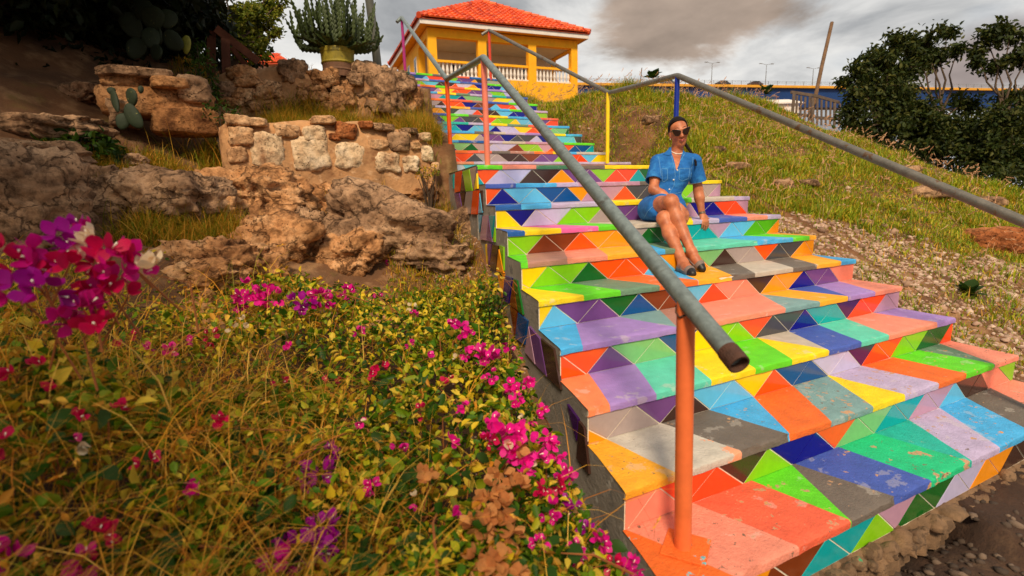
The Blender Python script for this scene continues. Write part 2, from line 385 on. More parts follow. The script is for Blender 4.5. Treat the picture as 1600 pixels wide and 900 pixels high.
RIS = {
 0: (('t', [740, 757.5, 782, 810, 831.5, 855, 878, 899.5, 921.5, 943, 963.5, 982, 998, 1012, 1029, 1046, 1062]), 'TOLLEEAPPGRRTDDYY'),
 1: (('b', [762, 785, 811.5, 836, 862.5, 886, 908.5, 926, 957, 977, 995.5, 1014, 1033, 1053, 1072, 1094, 1106, 1125]), 'ONBBCCAVVOKKEGGXXV'),
 2: (('t', [789, 815, 838, 869.5, 894.5, 919.5, 943, 969, 996, 1023, 1048, 1060, 1078, 1092, 1115, 1133.5, 1150, 1168]), 'YNLLGGXPPOYYVNNRRV'),
 3: (('t', [791, 823, 850.7, 881, 908, 935, 962.7, 989, 1014, 1036, 1057, 1078, 1102, 1123.5, 1144, 1161, 1182, 1197.5, 1218]), 'GGWWOAAXDDTTTVBBggA'),
 4: (('t', [775, 828, 856.7, 892, 920.4, 950.5, 979, 1006.5, 1031, 1058, 1085, 1109, 1133.5, 1153, 1177.5, 1195.5, 1218, 1235.5, 1258, 1271]), 'YYGGDOOOBAAMEXXOKKAA'),
 5: (('b', [842, 865.6, 903, 936.7, 969, 999, 1029, 1055.5, 1088, 1115.6, 1140, 1166, 1188.5, 1212, 1231.5, 1257, 1275, 1296, 1312]), 'YBPPDCWWBRSSEAANPPS'),
 6: (('t', [877, 917, 953.8, 991.5, 1027.5, 1060, 1091.8, 1124, 1153.5, 1180, 1209, 1233, 1259, 1280, 1307, 1324, 1347, 1364.5, 1386, 1402]), 'OOPMMCYGGOKKNTTQRRVV'),
 7: (('t', [893, 949, 992, 1032, 1075, 1110, 1147, 1179, 1211, 1239, 1268, 1295.5, 1325, 1346.5, 1370, 1391.5, 1413, 1431, 1451.7, 1468, 1488]), 'AXXPEBBYOCCLLQRRGGDDR'),
 8: (('b', [982, 1030, 1070, 1121.5, 1163, 1202, 1239, 1275, 1305, 1340, 1367, 1398, 1420, 1448.5, 1467.5, 1494, 1510, 1533.5, 1545, 1560, 1579]), 'SSRREGNNOMMTTVVBEESSG'),
 9: (('b', [1110, 1150, 1180, 1208, 1247, 1294.5, 1330, 1372, 1400, 1435, 1462, 1496, 1515.5, 1544, 1562.5, 1587, 1603, 1625, 1640]), 'RRAWWTTGVDDLLAAEEBB'),
}
TRD = {
 0: ([(785, 785), (838, 838), (890, 890), (945, 945), (975, 975)], 'GSDKYY'),
 1: ([(805, 806), (868, 870), (905, 905), (1000, 1000), (1095, 1095)], 'NBLVKY'),
 2: ([(815, 815), (862, 862), (955, 955), (1006, 1006), (1064, 1064), (1081, 1081), (1148, 1148)], 'CBLYPGXL'),
 3: ([(775, 820), (816, 877), (872, 935), (917, 972), (1068, 1068), (1080, 1083), (1092, 1124), (1133, 1168), (1168, 1200)], 'CYkGXYLNSL'),
 4: ([(822, 825.6), (881, 888), (934, 950), (988, 1004), (1012, 1040), (1036, 1063), (1122, 1186), (1162, 1240), (1200, 1266)], 'GWSABhtBGA'),
 5: ([(826, 913), (893, 970), (951, 1031), (1006.7, 1091), (1057, 1091.5), (1112, 1146), (1152, 1180), (1198, 1240), (1235, 1277), (1268, 1315)], 'YGhZBAKXKAB'),
 6: ([(900, 911), (966.5, 1059), (1031, 1060), (1083, 1097), (1188, 1228), (1189, 1282), (1233, 1326), (1274, 1327), (1312, 1368)], 'BPHWSHANPS'),
 7: ([(920, 954.5), (992, 1026.5), (1062, 1112), (1125.5, 1181), (1183, 1239), (1184, 1295.6), (1232, 1296), (1279, 1347), (1323, 1390), (1366, 1467)], 'cPtYGYXNtSP'),
 8: ([(947, 1059), (1034, 1160), (1107.5, 1235), (1177, 1237), (1239, 1300), (1293, 1365), (1296, 1416), (1348, 1468), (1396, 1511), (1435, 1554), (1470, 1555)], 'AXKBZHYLZGhS'),
 9: ([(978, 1150), (1083, 1249), (1174, 1330), (1237, 1331), (1242, 1402), (1310, 1456), (1367, 1517), (1420, 1520), (1468, 1563), (1509, 1612), (1548, 1650)], 'ZSRGKNMTLBKS'),
}
pk = list(TP)
def step_body(mb, quad, zt, zb, mside, mfront):
    """block with a plan outline (back-left, back-right, front-right, front-left)"""
    a, b, c, e = quad; n = len(mb.v)
    for zz in (zb, zt):
        for p in quad: mb.v.append((p[0], p[1], zz))
    for f, m in (((n+0, n+4, n+7, n+3), mside), ((n+1, n+2, n+6, n+5), mside), ((n+3, n+7, n+6, n+2), mfront), ((n+0, n+1, n+5, n+4), mside), ((n+4, n+5, n+6, n+7), mside)):
        mb.f.append(f); mb.m.append(m)
for k in range(0, 10):
    yf = -k*DD; yb = -(k-1)*DD if k else 2.2; z = -k*HH
    worn = k >= 8
    pm = m_ptw if worn else m_pt
    mats = [m_conc, m_grout] + [pm[c] for c in pk]
    mi = lambda c: 2+pk.index(c)
    xb = (-FL*(k-1), WW+FR*(k-1)) if k else (.46, 3.36); xf = (-FL*k, WW+FR*k)
    mb = MB()
    step_body(mb, ((xb[0], yb), (xb[1], yb), (xf[1], yf), (xf[0], yf)), z-.0035, z-(.9 if k else 1.0), 0, 1)
    bounds = [(xat(a, yb, z), xat(b, yf-.014, z)) for a, b in TRD[k][0]]
    tread(mb, (xb[0]-.004, xb[1]+.004), (xf[0]-.004, xf[1]+.004), yb, yf, z, bounds, TRD[k][1], None, mi, rough=1.6 if worn else 1.0)
    st = local(mb).build('step', mats, stair, smooth=True, angle=35)
    zig, cols = RIS[k]
    assert len(zig[1]) == len(cols), k
    tiles(st, ST0, yf, z-.037, z-HH+.0006, xf[0]+.002, xf[1]-.002, zig, cols)
# upper flight, twelve narrower risers behind the landing
UL = [690.5, 683, 676, 669.5, 661.5, 654.5, 651, 645.5, 640.5, 636, 633, 629.5]
UR = [985, 947, 928, 909, 889, 872, 855, 839, 824, 809, 797, 788]
URIS = [
 (('t', [722, 735, 765, 790]), 'LBSS'),
 (('b', [692, 706, 724, 742, 759, 777, 797, 812.7, 829.5, 846.7, 863, 876.7, 885, 893, 899, 907, 921.5, 935]), 'YOOKXXEEWPPGOORRBY'),
 (('b', [689, 701, 718, 737, 752, 772, 788, 809, 822, 840, 852, 868, 884, 898.7, 911, 925]), 'BNMDXLLWGGVOOCCT'),
 (('t', [681, 699, 713, 737, 750, 763, 780, 792, 809, 823, 839, 851, 866, 882, 896.7, 902]), 'BVYYXPPNKKLNBBBK'),
 (('b', [667, 678, 694, 711, 726, 742, 759, 775, 788, 802, 817, 833, 849, 864, 881, 887]), 'RVTTNBBNLLYOOMMD'),
 (('t', [656, 671, 686, 701, 719, 732, 748, 761, 777, 790, 806, 817, 831, 845, 860]), 'BNNGPKKRGGYBBPR'),
 (('b', [652, 660, 676, 688, 703, 719, 733, 746, 760, 774.5, 788, 802.5, 814, 827, 838, 842]), 'LAAAKLLREEBNNPGG'),
 (('b', [653, 661, 675, 690, 702, 721, 732, 747, 759, 775, 788, 802, 813, 824]), 'GXXEOONWWBRRLN'),
 (('t', [664, 678, 693, 707, 722, 735, 749, 762, 777, 787, 801, 811]), 'BVTTNMMXYYLP'),
 (('b', [652, 658, 672, 685, 697, 712, 723, 738, 750, 764, 777, 786, 795]), 'RPPVYOOPPXGGL'),
 (('b', [653, 658, 673, 687, 699, 712, 720, 740, 755, 768, 778, 784]), 'GGBEEOLANNNB'),
 (('b', [633, 640, 653, 666, 676, 697, 707, 717, 728, 742, 752, 764]), 'DCCBRRGPPAEX'),
]
UD = .323
t2p = dict(O='O', A='A', Y='Y', G='G', g='G', D='D', M='h', T='T', B='B', C='C', N='N', P='P', L='L', K='K', W='W', E='K', S='S', X='X', R='R', V='V', Q='P')
for i in range(12):
    yf = 2.2+UD*i; yb = yf+UD if i < 11 else yf+1.2; z = HH*(i+1)
    xl_, xr_ = xat(UL[i], yf, z), xat(UR[i], yf, z)
    j = min(i+1, 11); xlb, xrb = xat(UL[j], yb, HH*(j+1)), xat(UR[j], yb, HH*(j+1))
    if i == 11: xlb, xrb = xl_+.05, xr_
    mb = MB(); mats = [m_conc, m_grout] + [m_pt[c] for c in pk]
    step_body(mb, ((min(xl_, xlb), yb), (max(xr_, xrb), yb), (xr_, yf), (xl_, yf)), z-.0035, z-.8, 0, 1)
    zig, cols = URIS[i]
    bnd = []; cc = []
    bx = [p for q, p in enumerate(zig[1]) if (q % 2 == 0) == (zig[0] == 'b')]
    cs = [t2p[c] for c in cols[::2]]
    for q, p in enumerate(bx[:len(cs)-1]):
        xx = xat(p+random.uniform(-6, 6), yf, z); bnd.append((xx, xx+.03))
    cs = cs[:len(bnd)+1]; random.shuffle(cs)
    tread(mb, (min(xl_, xlb)-.003, max(xr_, xrb)+.003), (xl_-.003, xr_+.003), yb, yf, z, bnd, cs, None, lambda c: 2+pk.index(c))
    st = local(mb).build('step', mats, stair, smooth=True, angle=35)
    assert len(zig[1]) == len(cols), ('u', i)
    if i < 9: tiles(st, ST0, yf, z-.037, z-HH+.0006, xl_+.002, xr_-.002, zig, cols, gap=.0033)
    else:
        jb = MB(); tiles(st, ST0, yf, z-.037, z-HH+.0006, xl_+.002, xr_-.002, zig, cols, gap=.0033, joined=jb)
        local(jb).build('tile_row', [m_tile[k] for k in PAL], st, kind='stuff')
# striped tiles on the left flank of the flight and of the landing
def onvert(px_, py_, p0, dv):
    v = ray(px_, py_); nn = Vector((dv[1], -dv[0], 0)); t = (Vector(p0)-CP).dot(nn)/v.dot(nn); return CP + v*t
lowdir = Vector((-FL, -DD, 0)).normalized(); landir = Vector((.46, 2.2, 0)).normalized()
flank = MB()
for (a, b, zt_, zb_) in ((Vector((0, 0, 0)), landir*2.2, -.05, -1.0),):
    n_ = Vector((-landir.y, landir.x, 0))
    flank.prism([a+Vector((0, 0, zt_)), a+b+Vector((0, 0, zt_)), a+b+Vector((0, 0, zb_)), a+Vector((0, 0, zb_))], [q+n_*.012 for q in (a+Vector((0, 0, zt_)), a+b+Vector((0, 0, zt_)), a+b+Vector((0, 0, zb_)), a+Vector((0, 0, zb_)))], 0)
flk = local(flank).build('flank_wall', m_conc, stair)
ST = [('T', [(704.9, 272.9), (708.4, 272), (708.4, 295), (706.7, 291.5)]), ('O', [(711, 269.3), (720, 266.7), (718.2, 299.5), (710, 301.3)]), ('E', [(721.8, 272.9), (727, 298.7), (718.8, 300.4)]),
 ('G', [(722.1, 267.5), (732.8, 264), (738, 298.3), (727.6, 299.5)]), ('X', [(733.3, 263.1), (744, 259.9), (739.5, 296.9), (737.8, 293.3)]), ('Y', [(744.3, 270), (745.5, 295.1), (740.1, 296.9)]),
 ('P', [(709.3, 302.2), (717.3, 301.3), (723.6, 334.2), (715.5, 332.4)]), ('E', [(718.2, 301.3), (726.6, 299.6), (723.6, 331.5)]), ('X', [(728, 300), (737.8, 297.8), (734.8, 334.2), (723.6, 333.3)]),
 ('O', [(738.7, 297.8), (746.6, 296.9), (744, 335.1), (735.5, 335.1)]), ('B', [(749, 301.3), (753.5, 332.4), (746.8, 333.3)]), ('E', [(749.5, 297), (752.5, 297), (753.8, 331.5)]),
 ('B', [(746.8, 335.1), (753.2, 336), (748.4, 364.4)]), ('V', [(753.8, 336.9), (762.7, 336), (759.1, 376), (749.7, 374.2)]), ('P', [(763.2, 341.3), (768.9, 378.7), (759.6, 376)]), ('T', [(763.2, 336.9), (771.6, 336.9), (768.4, 371.6)]), ('G', [(772.6, 353.8), (772.6, 378.7), (768.9, 376.9)]),
 ('Y', [(757.5, 381), (760.5, 381), (764, 416), (760, 415)]), ('P', [(760.8, 380), (768, 380.5), (763.6, 417.3), (761.5, 410)]), ('E', [(768.9, 381.8), (778.7, 383.6), (774.2, 422.7), (764.4, 418.2)]),
 ('A', [(778.8, 388.9), (786.7, 427.1), (775.1, 423.6)]), ('G', [(779.4, 382.8), (786.2, 385.3), (786.7, 424)]),
 ('A', [(776, 424.4), (787.2, 427.5), (784, 467.1)]), ('N', [(788.4, 430.7), (800, 434.2), (794.7, 474.7), (784.4, 469.8)]), ('W', [(800.9, 440.4), (808, 484.9), (795.6, 476.9)]), ('D', [(801, 435.1), (807.2, 437.8), (816.9, 492.4), (808.6, 486)]),
 ('W', [(796.4, 478), (807.6, 486), (802.7, 524)]), ('C', [(808.9, 488.4), (824, 501), (818.7, 539.1), (804.5, 528.4)]),
 ('V', [(825.5, 509.5), (836, 570), (819.5, 550)]), ('P', [(826, 509), (843, 529), (854, 589), (837, 571)]), ('E', [(844, 528), (864.5, 545), (876, 610), (855, 590)]),
 ('Q', [(885, 630), (903, 655), (900, 690)]), ('E', [(903.5, 657), (912, 668), (920, 742), (900, 716)])]
for c, poly in ST:
    cx = sum(p[0] for p in poly)/len(poly)
    onland = cx < 747
    dv = landir if onland else lowdir; nn = Vector((-dv.y, dv.x, 0)) if onland else Vector((dv.y, -dv.x, 0))
    if nn.x > 0: nn = -nn
    w3 = [onvert(px_, py_, nn*(.024 if onland else .012), dv) for px_, py_ in poly]
    # work in plane coordinates for the inset
    c2 = [((q-Vector((0, 0, 0))).dot(dv), q.z) for q in w3]
    c2 = inset(c2, .0022)
    if len(c2) < 3: continue
    fr = [dv*a+nn*(.024 if onland else .012)+Vector((0, 0, b)) for a, b in c2]; bk = [q-nn*.016 for q in fr]
    mb = MB(); mb.prism(fr, bk, 0, cap_back=False); local(mb).build('tile', m_tile[c], flk)
# crumbling footing under the lowest riser
ft = MB(); xx0, xx1 = -FL*9-.02, WW+FR*9+.02; n_ = 220
for i in range(n_+1):
    x = xx0+(xx1-xx0)*i/n_; e = mnoise.noise(Vector((x*6, 1, 2)))*.018+mnoise.noise(Vector((x*19, 4, 2)))*.018
    for yy, zz in ((-9*DD+.03, -1.70+.003), (-9*DD-.012-max(0, e)*.5, -1.703-abs(e)*.3), (-9*DD-.028-e*.9, -1.735-e*.4), (-9*DD-.05-e*1.2, -1.84)): ft.v.append((x, yy+random.uniform(-.004, .004), zz))
    if i:
        for j in range(3): a = (i-1)*4+j; ft.f.append((a, a+1, a+5, a+4)); ft.m.append(0)
m_foot = mat('crumbling_mortar', lin((128, 98, 70)), .95, .4, 14, .9, 40, wear=[(lin((60, 160, 110)), .68, 7), (lin((96, 72, 50)), .56, 11)])
local(ft).build('footing', m_foot, stair, smooth=True)
rb = MB()
for i in range(150):
    x = random.uniform(xx0, xx1); r = abs(random.gauss(.022, .012))+.008; c = Vector((x, -9*DD-random.uniform(.015, .06), random.uniform(-1.76, -1.715)))
    bm = bmesh.new(); bmesh.ops.create_icosphere(bm, subdivisions=2, radius=1)
    n0 = len(rb.v); s_ = Vector((random.uniform(.7, 1.5), random.uniform(.6, 1.1), random.uniform(.5, .9)))*r; o_ = Vector((i*1.7, i*.3, 2))
    for v in bm.verts: d_ = 1+mnoise.noise(v.co*1.6+o_)*.5+mnoise.noise(v.co*4+o_)*.2; rb.v.append(tuple(c+Vector((v.co.x*s_.x, v.co.y*s_.y, v.co.z*s_.z))*d_))
    for f in bm.faces: rb.f.append(tuple(n0+v.index for v in f.verts)); rb.m.append(0)
    bm.free()
local(rb).build('rubble', m_foot, stair, smooth=True, kind='stuff', angle=50)

# ================================================================== HANDRAILS
m_galv = mat('galvanised_pipe', lin((134, 144, 140)), .46, .36, 26, .14, 60, metal=.5, wear=[(lin((92, 84, 74)), .60, 9), (lin((120, 78, 50)), .70, 30)], soft=.08)
m_galv2 = mat('weathered_pipe', lin((122, 116, 106)), .5, .3, 14, .15, 60, metal=.5, wear=[(lin((112, 84, 60)), .6, 9)])
m_rust = mat('rusty_pipe_end', lin((82, 50, 34)), .8, .4, 30, .5, 60)
def post_mat(n, c): return mat(n, lin(c), .40, .12, 9, .1, 50, wear=[(lin((136, 80, 52)), .68, 13), (lin((200, 170, 140)), .735, 30)])
def post(parent, org, base, top, r, m, label, plate=True):
    mb = MB(); base = Vector(base); top = Vector(top)
    mb.tube([base, base+(top-base)*.5, top], r, 18)
    o = local(mb, org).build('post', m, parent, smooth=True, label=label, angle=40); return o
def pipe_path(pts, rb=.05, k=4):
    """polyline with rounded corners"""
    o = [Vector(pts[0])]
    for a, b, c in zip(pts[:-2], pts[1:-1], pts[2:]):
        a, b, c = Vector(a), Vector(b), Vector(c); p = b+(a-b).normalized()*rb; q = b+(c-b).normalized()*rb
        for i in range(k+1): t = i/k; o.append(p*(1-t)**2+b*2*t*(1-t)+q*t*t)
    o.append(Vector(pts[-1])); return o
# --- left rail (the one in the middle of the picture)
LB = Vector((-.54, -3.08, -1.53))
lr = empty('handrail', LB, 'left pipe handrail crossing the steps in front, open rusty lower end on orange post', 'handrail')
pO = onz(1067, 856, -1.53); tO = ony(1072, 470, pO.y-.01)
pS = Vector((xat(762, .10, 0), .10, 0)); tS = ony(755.5, 90, .10)
pR = onz(705, 250, .17); tR = ony(698, 124, pR.y)
pP = onz(633, 108, 2.04); tP = ony(627.5, 27, pP.y)
dirL = (tO-tS).normalized()
# end of the pipe: on the line through both posts, below the orange post
endL = tO + dirL*.40
best = min(((proj(tO+dirL*t)[0]-1147)**2, t) for t in np.linspace(.1, .8, 200)); endL = tO+dirL*best[1]
hook = tP + Vector((-.10, -.03, -.10))
mb = MB(); mb.tube(pipe_path([endL, tS, tR, tP, hook], .035), .0300, 20); 
# hollow mouth
local(mb, LB).build('rail_pipe', m_galv, lr, smooth=True, angle=50)
mb = MB()
for i in range(24):
    a = 2*math.pi*i/24; b = 2*math.pi*(i+1)/24
    u_ = dirL.cross(Vector((0, 0, 1))).normalized(); v_ = dirL.cross(u_)
    def cir(q, r, d_): return endL+dirL*d_+(u_*math.cos(q)+v_*math.sin(q))*r
    prof = [(.0308, -.035), (.0322, -.030), (.0322, .022), (.0315, .026), (.027, .026), (.0255, .022), (.0255, -.02)]
    for (r0, d0), (r1, d1) in zip(prof[:-1], prof[1:]): mb.quad(cir(a, r0, d0), cir(a, r1, d1), cir(b, r1, d1), cir(b, r0, d0))
    mb.poly([cir(a, .0255, -.02), cir(b, .0255, -.02), endL-dirL*.02])
local(mb, LB).build('pipe_end', m_rust, lr)
post(lr, LB, pO-Vector((0, 0, .02)), tO, .0300, post_mat('salmon_orange_post', (236, 116, 62)), 'orange post on the lowest tread')
po = [o_ for o_ in lr.children if o_.name.startswith('post')][-1]
wl_ = MB(); ax_ = (tO-pO).normalized(); ring = []
for i in range(25): a = 2*math.pi*i/24; ring.append(tO-ax_*(.034+.016*math.sin(2*a+1.2))+Vector((math.cos(a), math.sin(a), 0))*(.0305+random.uniform(-.0005, .002))+ax_*random.uniform(-.003, .003))
wl_.tube(ring, .0036, 7, caps=False); local(wl_, LB).build('weld', m_rust, po, smooth=True)
post(lr, LB, pS-Vector((0, 0, .03)), tS, .026, post_mat('salmon_post', (236, 128, 104)), 'salmon pink post at the landing')
post(lr, LB, pR-Vector((0, 0, .03)), tR, .026, post_mat('dark_orange_post', (226, 80, 10)), 'dark orange post behind the landing')
post(lr, LB, pP-Vector((0, 0, .03)), tP, .026, post_mat('magenta_post', (168, 30, 110)), 'magenta post at the top')
# square base plate
pl = MB(); pl.box((0, 0, 0), (.155, .155, .008), rot=Matrix.Rotation(.62, 3, 'Z')); pl.v = [(a+pO.x+.01, b+pO.y-.005, c-1.53+.004) for a, b, c in pl.v]
local(pl, LB).build('base_plate', m_ptw['Z'], lr, bevel=.002)
# --- right rail
pB = Vector((2.46, .16, 0)); tB = ony(1058.5, 118, .16)
pY = onz(949, 252, .17); tY = ony(953, 145, pY.y); tY = Vector((tY.x*.6+pY.x*.4+.02, pY.y, tY.z)) if False else ony(950, 145, pY.y)
pQ = onz(767, 123, 2.04); tQ = ony(764, 47, pQ.y)
eR = ony(1600, 347, -3.0); dR = (eR-tB).normalized(); eR = tB+dR*((eR-tB).length+.35)
rr = empty('handrail', pB, 'right pipe handrail behind the woman on blue, yellow and red posts', 'handrail')
mb = MB(); mb.tube(pipe_path([eR, tB, tY+Vector((.015, 0, 0)), tQ, tQ+Vector((-.14, .04, -.09))], .04), .0295, 18)
local(mb, pB).build('rail_pipe', m_galv2, rr, smooth=True, angle=50)
post(rr, pB, pB-Vector((0, 0, .03)), tB, .027, post_mat('blue_post', (6, 40, 150)), 'blue post at the landing')
post(rr, pB, pY-Vector((0, 0, .03)), tY, .027, post_mat('yellow_post', (246, 206, 20)), 'yellow post behind the landing')
post(rr, pB, pQ-Vector((0, 0, .03)), tQ, .027, post_mat('red_post', (214, 60, 24)), 'red post at the top')
pW = Vector((eR.x, eR.y, -1.53)) - dR*.1
post(rr, pB, Vector((pW.x, pW.y, -1.55)), eR-dR*.1, .029, post_mat('lime_post', (120, 180, 30)), 'lowest post of the right rail')

# ================================================================== ROCKS AND WALLS
def hit(px_, py_, t0=.6, t1=80, lift=0.):
    ts = np.geomspace(t0, t1, 900); v = ray(px_, py_)
    xs = CP.x+v.x*ts; ys = CP.y+v.y*ts; zs = CP.z+v.z*ts
    b = np.nonzero(zs < H(xs, ys)+lift)[0]
    t = ts[b[0]] if len(b) else ts[-1]
    return CP+v*float(t), float(t)
def rockmat(name, c, dark, pale, pits=.5, crack=.75):
    m = bpy.data.materials.new(name); m.use_nodes = True; t = m.node_tree; nd = t.nodes; b = nd['Principled BSDF']; b.inputs['Roughness'].default_value = .95; b.inputs['Specular IOR Level'].default_value = .15
    g = nd.new('ShaderNodeNewGeometry')
    def nz(s, det=8, rg=.62):
        n = nd.new('ShaderNodeTexNoise'); n.inputs['Scale'].default_value = s; n.inputs['Detail'].default_value = det; n.inputs['Roughness'].default_value = rg; t.links.new(g.outputs['Position'], n.inputs['Vector']); return n
    a = nz(3.2); r = nd.new('ShaderNodeValToRGB'); e = r.color_ramp.elements
    e[0].position = .34; e[0].color = (*lin(dark), 1); e[1].position = .50; e[1].color = (*lin(c), 1); q = e.new(.66); q.color = (*lin(pale), 1)
    t.links.new(a.outputs[0], r.inputs[0])
    f = nz(22, 6, .7); mr = nd.new('ShaderNodeMapRange'); mr.inputs[1].default_value = .36; mr.inputs[2].default_value = .56; mr.inputs[3].default_value = .48; mr.inputs[4].default_value = 1.12
    t.links.new(f.outputs[0], mr.inputs[0]); cm = nd.new('ShaderNodeCombineColor'); [t.links.new(mr.outputs[0], cm.inputs[i]) for i in range(3)]
    x = nd.new('ShaderNodeMix'); x.data_type = 'RGBA'; x.blend_type = 'MULTIPLY'; x.inputs[0].default_value = 1; t.links.new(r.outputs[0], x.inputs[6]); t.links.new(cm.outputs[0], x.inputs[7])
    vo = nd.new('ShaderNodeTexVoronoi'); vo.inputs['Scale'].default_value = 30; vo.inputs['Randomness'].default_value = 1
    wrp = nz(9, 4); av = nd.new('ShaderNodeVectorMath'); av.operation = 'MULTIPLY_ADD'; t.links.new(wrp.outputs[1], av.inputs[0]); av.inputs[1].default_value = (.12, .12, .12); t.links.new(g.outputs['Position'], av.inputs[2]); t.links.new(av.outputs[0], vo.inputs['Vector'])
    pr = nd.new('ShaderNodeMapRange'); pr.inputs[1].default_value = .10; pr.inputs[2].default_value = .28; t.links.new(vo.outputs['Distance'], pr.inputs[0])
    # pits only where a broad mask allows
    msk = nz(4.5, 3); mm = nd.new('ShaderNodeMapRange'); mm.inputs[1].default_value = .47; mm.inputs[2].default_value = .58; mm.inputs[3].default_value = 1; mm.inputs[4].default_value = 0; t.links.new(msk.outputs[0], mm.inputs[0])
    mxm = nd.new('ShaderNodeMath'); mxm.operation = 'MAXIMUM'; t.links.new(pr.outputs[0], mxm.inputs[0]); t.links.new(mm.outputs[0], mxm.inputs[1])
    pit = nd.new('ShaderNodeMix'); pit.data_type = 'RGBA'; t.links.new(mxm.outputs[0], pit.inputs[0]); pit.inputs[6].default_value = (*[v*.5 for v in lin(dark)], 1); t.links.new(x.outputs[2], pit.inputs[7])
    t.links.new(pit.outputs[2], b.inputs['Base Color'])
    # fractures: narrow dark clefts along warped cell borders
    vc = nd.new('ShaderNodeTexVoronoi'); vc.feature = 'DISTANCE_TO_EDGE'; vc.inputs['Scale'].default_value = 2.4
    wc = nz(5, 6, .65); ac = nd.new('ShaderNodeVectorMath'); ac.operation = 'MULTIPLY_ADD'; t.links.new(wc.outputs[1], ac.inputs[0]); ac.inputs[1].default_value = (.34, .34, .34); t.links.new(g.outputs['Position'], ac.inputs[2])
    sc2 = nd.new('ShaderNodeVectorMath'); sc2.operation = 'MULTIPLY'; t.links.new(ac.outputs[0], sc2.inputs[0]); sc2.inputs[1].default_value = (1, 1, 1.9); t.links.new(sc2.outputs[0], vc.inputs['Vector'])
    cr_ = nd.new('ShaderNodeMapRange'); cr_.inputs[1].default_value = .0; cr_.inputs[2].default_value = .035; cr_.inputs[3].default_value = 1-crack; t.links.new(vc.outputs['Distance'], cr_.inputs[0])
    crk = nd.new('ShaderNodeMix'); crk.data_type = 'RGBA'; t.links.new(cr_.outputs[0], crk.inputs[0]); crk.inputs[6].default_value = (*[v*.55 for v in lin(dark)], 1); t.links.new(pit.outputs[2], crk.inputs[7]); t.links.new(crk.outputs[2], b.inputs['Base Color'])
    mn2 = nd.new('ShaderNodeMath'); mn2.operation = 'ADD'; t.links.new(mxm.outputs[0], mn2.inputs[0]); t.links.new(cr_.outputs[0], mn2.inputs[1]); mxm = mn2
    hh = nd.new('ShaderNodeMath'); hh.operation = 'ADD'; fb = nz(14, 10, .7); t.links.new(fb.outputs[0], hh.inputs[0]); t.links.new(mxm.outputs[0], hh.inputs[1])
    bp = nd.new('ShaderNodeBump'); bp.inputs['Strength'].default_value = .75; bp.inputs['Distance'].default_value = .03; t.links.new(hh.outputs[0], bp.inputs['Height']); t.links.new(bp.outputs[0], b.inputs['Normal'])
    return m
m_lime = rockmat('warm_limestone', (188, 134, 88), (112, 72, 44), (222, 174, 128))
m_grey = rockmat('grey_limestone', (158, 122, 92), (96, 70, 52), (196, 156, 120))
m_pale = rockmat('pale_wall_stone', (216, 184, 146), (168, 126, 92), (232, 208, 178), crack=.0)
m_red = rockmat('reddish_rock', (164, 96, 54), (104, 58, 34), (186, 122, 76), crack=.35)
m_block = rockmat('brown_block', (168, 116, 72), (110, 70, 42), (190, 140, 96), crack=.2)  # tan-brown stone, slightly darker than the warm limestone
m_mortar = mat('sandy_mortar', lin((192, 142, 96)), .95, .4, 5, .8, 22, coords='World', wear=[(lin((146, 100, 64)), .54, 6), (lin((212, 170, 128)), .58, 11)], soft=.12)
ICO = {}
def ico(sub):
    if sub not in ICO:
        bm = bmesh.new(); bmesh.ops.create_icosphere(bm, subdivisions=sub, radius=1)
        ICO[sub] = (np.array([v.co[:] for v in bm.verts]), np.array([[v.index for v in f.verts] for f in bm.faces])); bm.free()
    return ICO[sub]
def rock_verts(size, seed, sub=4, box=3.2, rough=.16, strata=0.0):
    V, F = ico(sub); V = V.copy()
    V /= (np.abs(V)**box).sum(1, keepdims=True)**(1/box)
    o = Vector((seed*3.7, seed*1.3, seed*7.1)); sz = Vector(size); ms = max(size)
    d = np.empty(len(V))
    for i, v in enumerate(V):
        p = Vector((v[0]*sz.x, v[1]*sz.y, v[2]*sz.z))/ms
        a = mnoise.noise(p*1.3+o); r = 1-abs(mnoise.noise(p*2.3+o*1.7))*2; b = 1-abs(mnoise.noise(p*4.7+o))*2; c = mnoise.noise(p*11+o); e = mnoise.noise(p*23+o)
        s = mnoise.noise(Vector((p.x*1.2, p.y*1.2, p.z*9))+o) if strata else 0
        d[i] = 1 + rough*(a*1.4 + (r-.5)*.75 + (b-.5)*.42 + c*.36 + e*.2 + s*strata)
    return V*d[:, None]*np.array(size), F
def rock(name, c, size, m, seed, rot=(0, 0, 0), parent=None, org=None, label=None, cat=None, group=None, sub=4, box=3.0, rough=.16, strata=0.):
    V, F = rock_verts(size, seed, sub, box, rough, strata); R = np.array(Euler(rot).to_matrix()); V = V@R.T
    c = Vector(c)
    if parent is not None: V = V+np.array(c-org); o = mesh_np(name, V, F, m, parent, smooth=True)
    else: o = mesh_np(name, V, F, m, None, smooth=True); o.location = c
    if label: tag(o, label, cat, group)
    return o
# the bedrock face itself, broken into knobs and clefts
ox_ = np.arange(-2.75, -.02, .021); oy_ = np.arange(-1.25, 1.62, .021); X, Y = np.meshgrid(ox_, oy_); q = stairL(Y)-X
def ridged(x, y, s, o=5):
    t = 0; a = .5
    for i in range(o): t = t + a*(1-np.abs(vnoise(x*2**i+.37*i, y*2**i, s+i)*2-1)*1.6); a *= .55
    return t
wx = X+fbm(X*2, Y*2, 200)*.5; wy = Y+fbm(X*2, Y*2, 210)*.5
cell = ridged(wx*1.7, wy*2.3, 220); Zr = H(X, Y)-.13+cell*.20*sstep(.12, .55, q)+fbm(wx*9, wy*9, 230, 4)*.075+np.floor(fbm(wx*1.5, wy*2, 240)*9)*.02
m_ = np.minimum(np.minimum(X+2.75, .0+q*1.2-.08), np.minimum(Y+1.25, 1.75-Y)); Zr -= .3*sstep(.28, 0, m_)
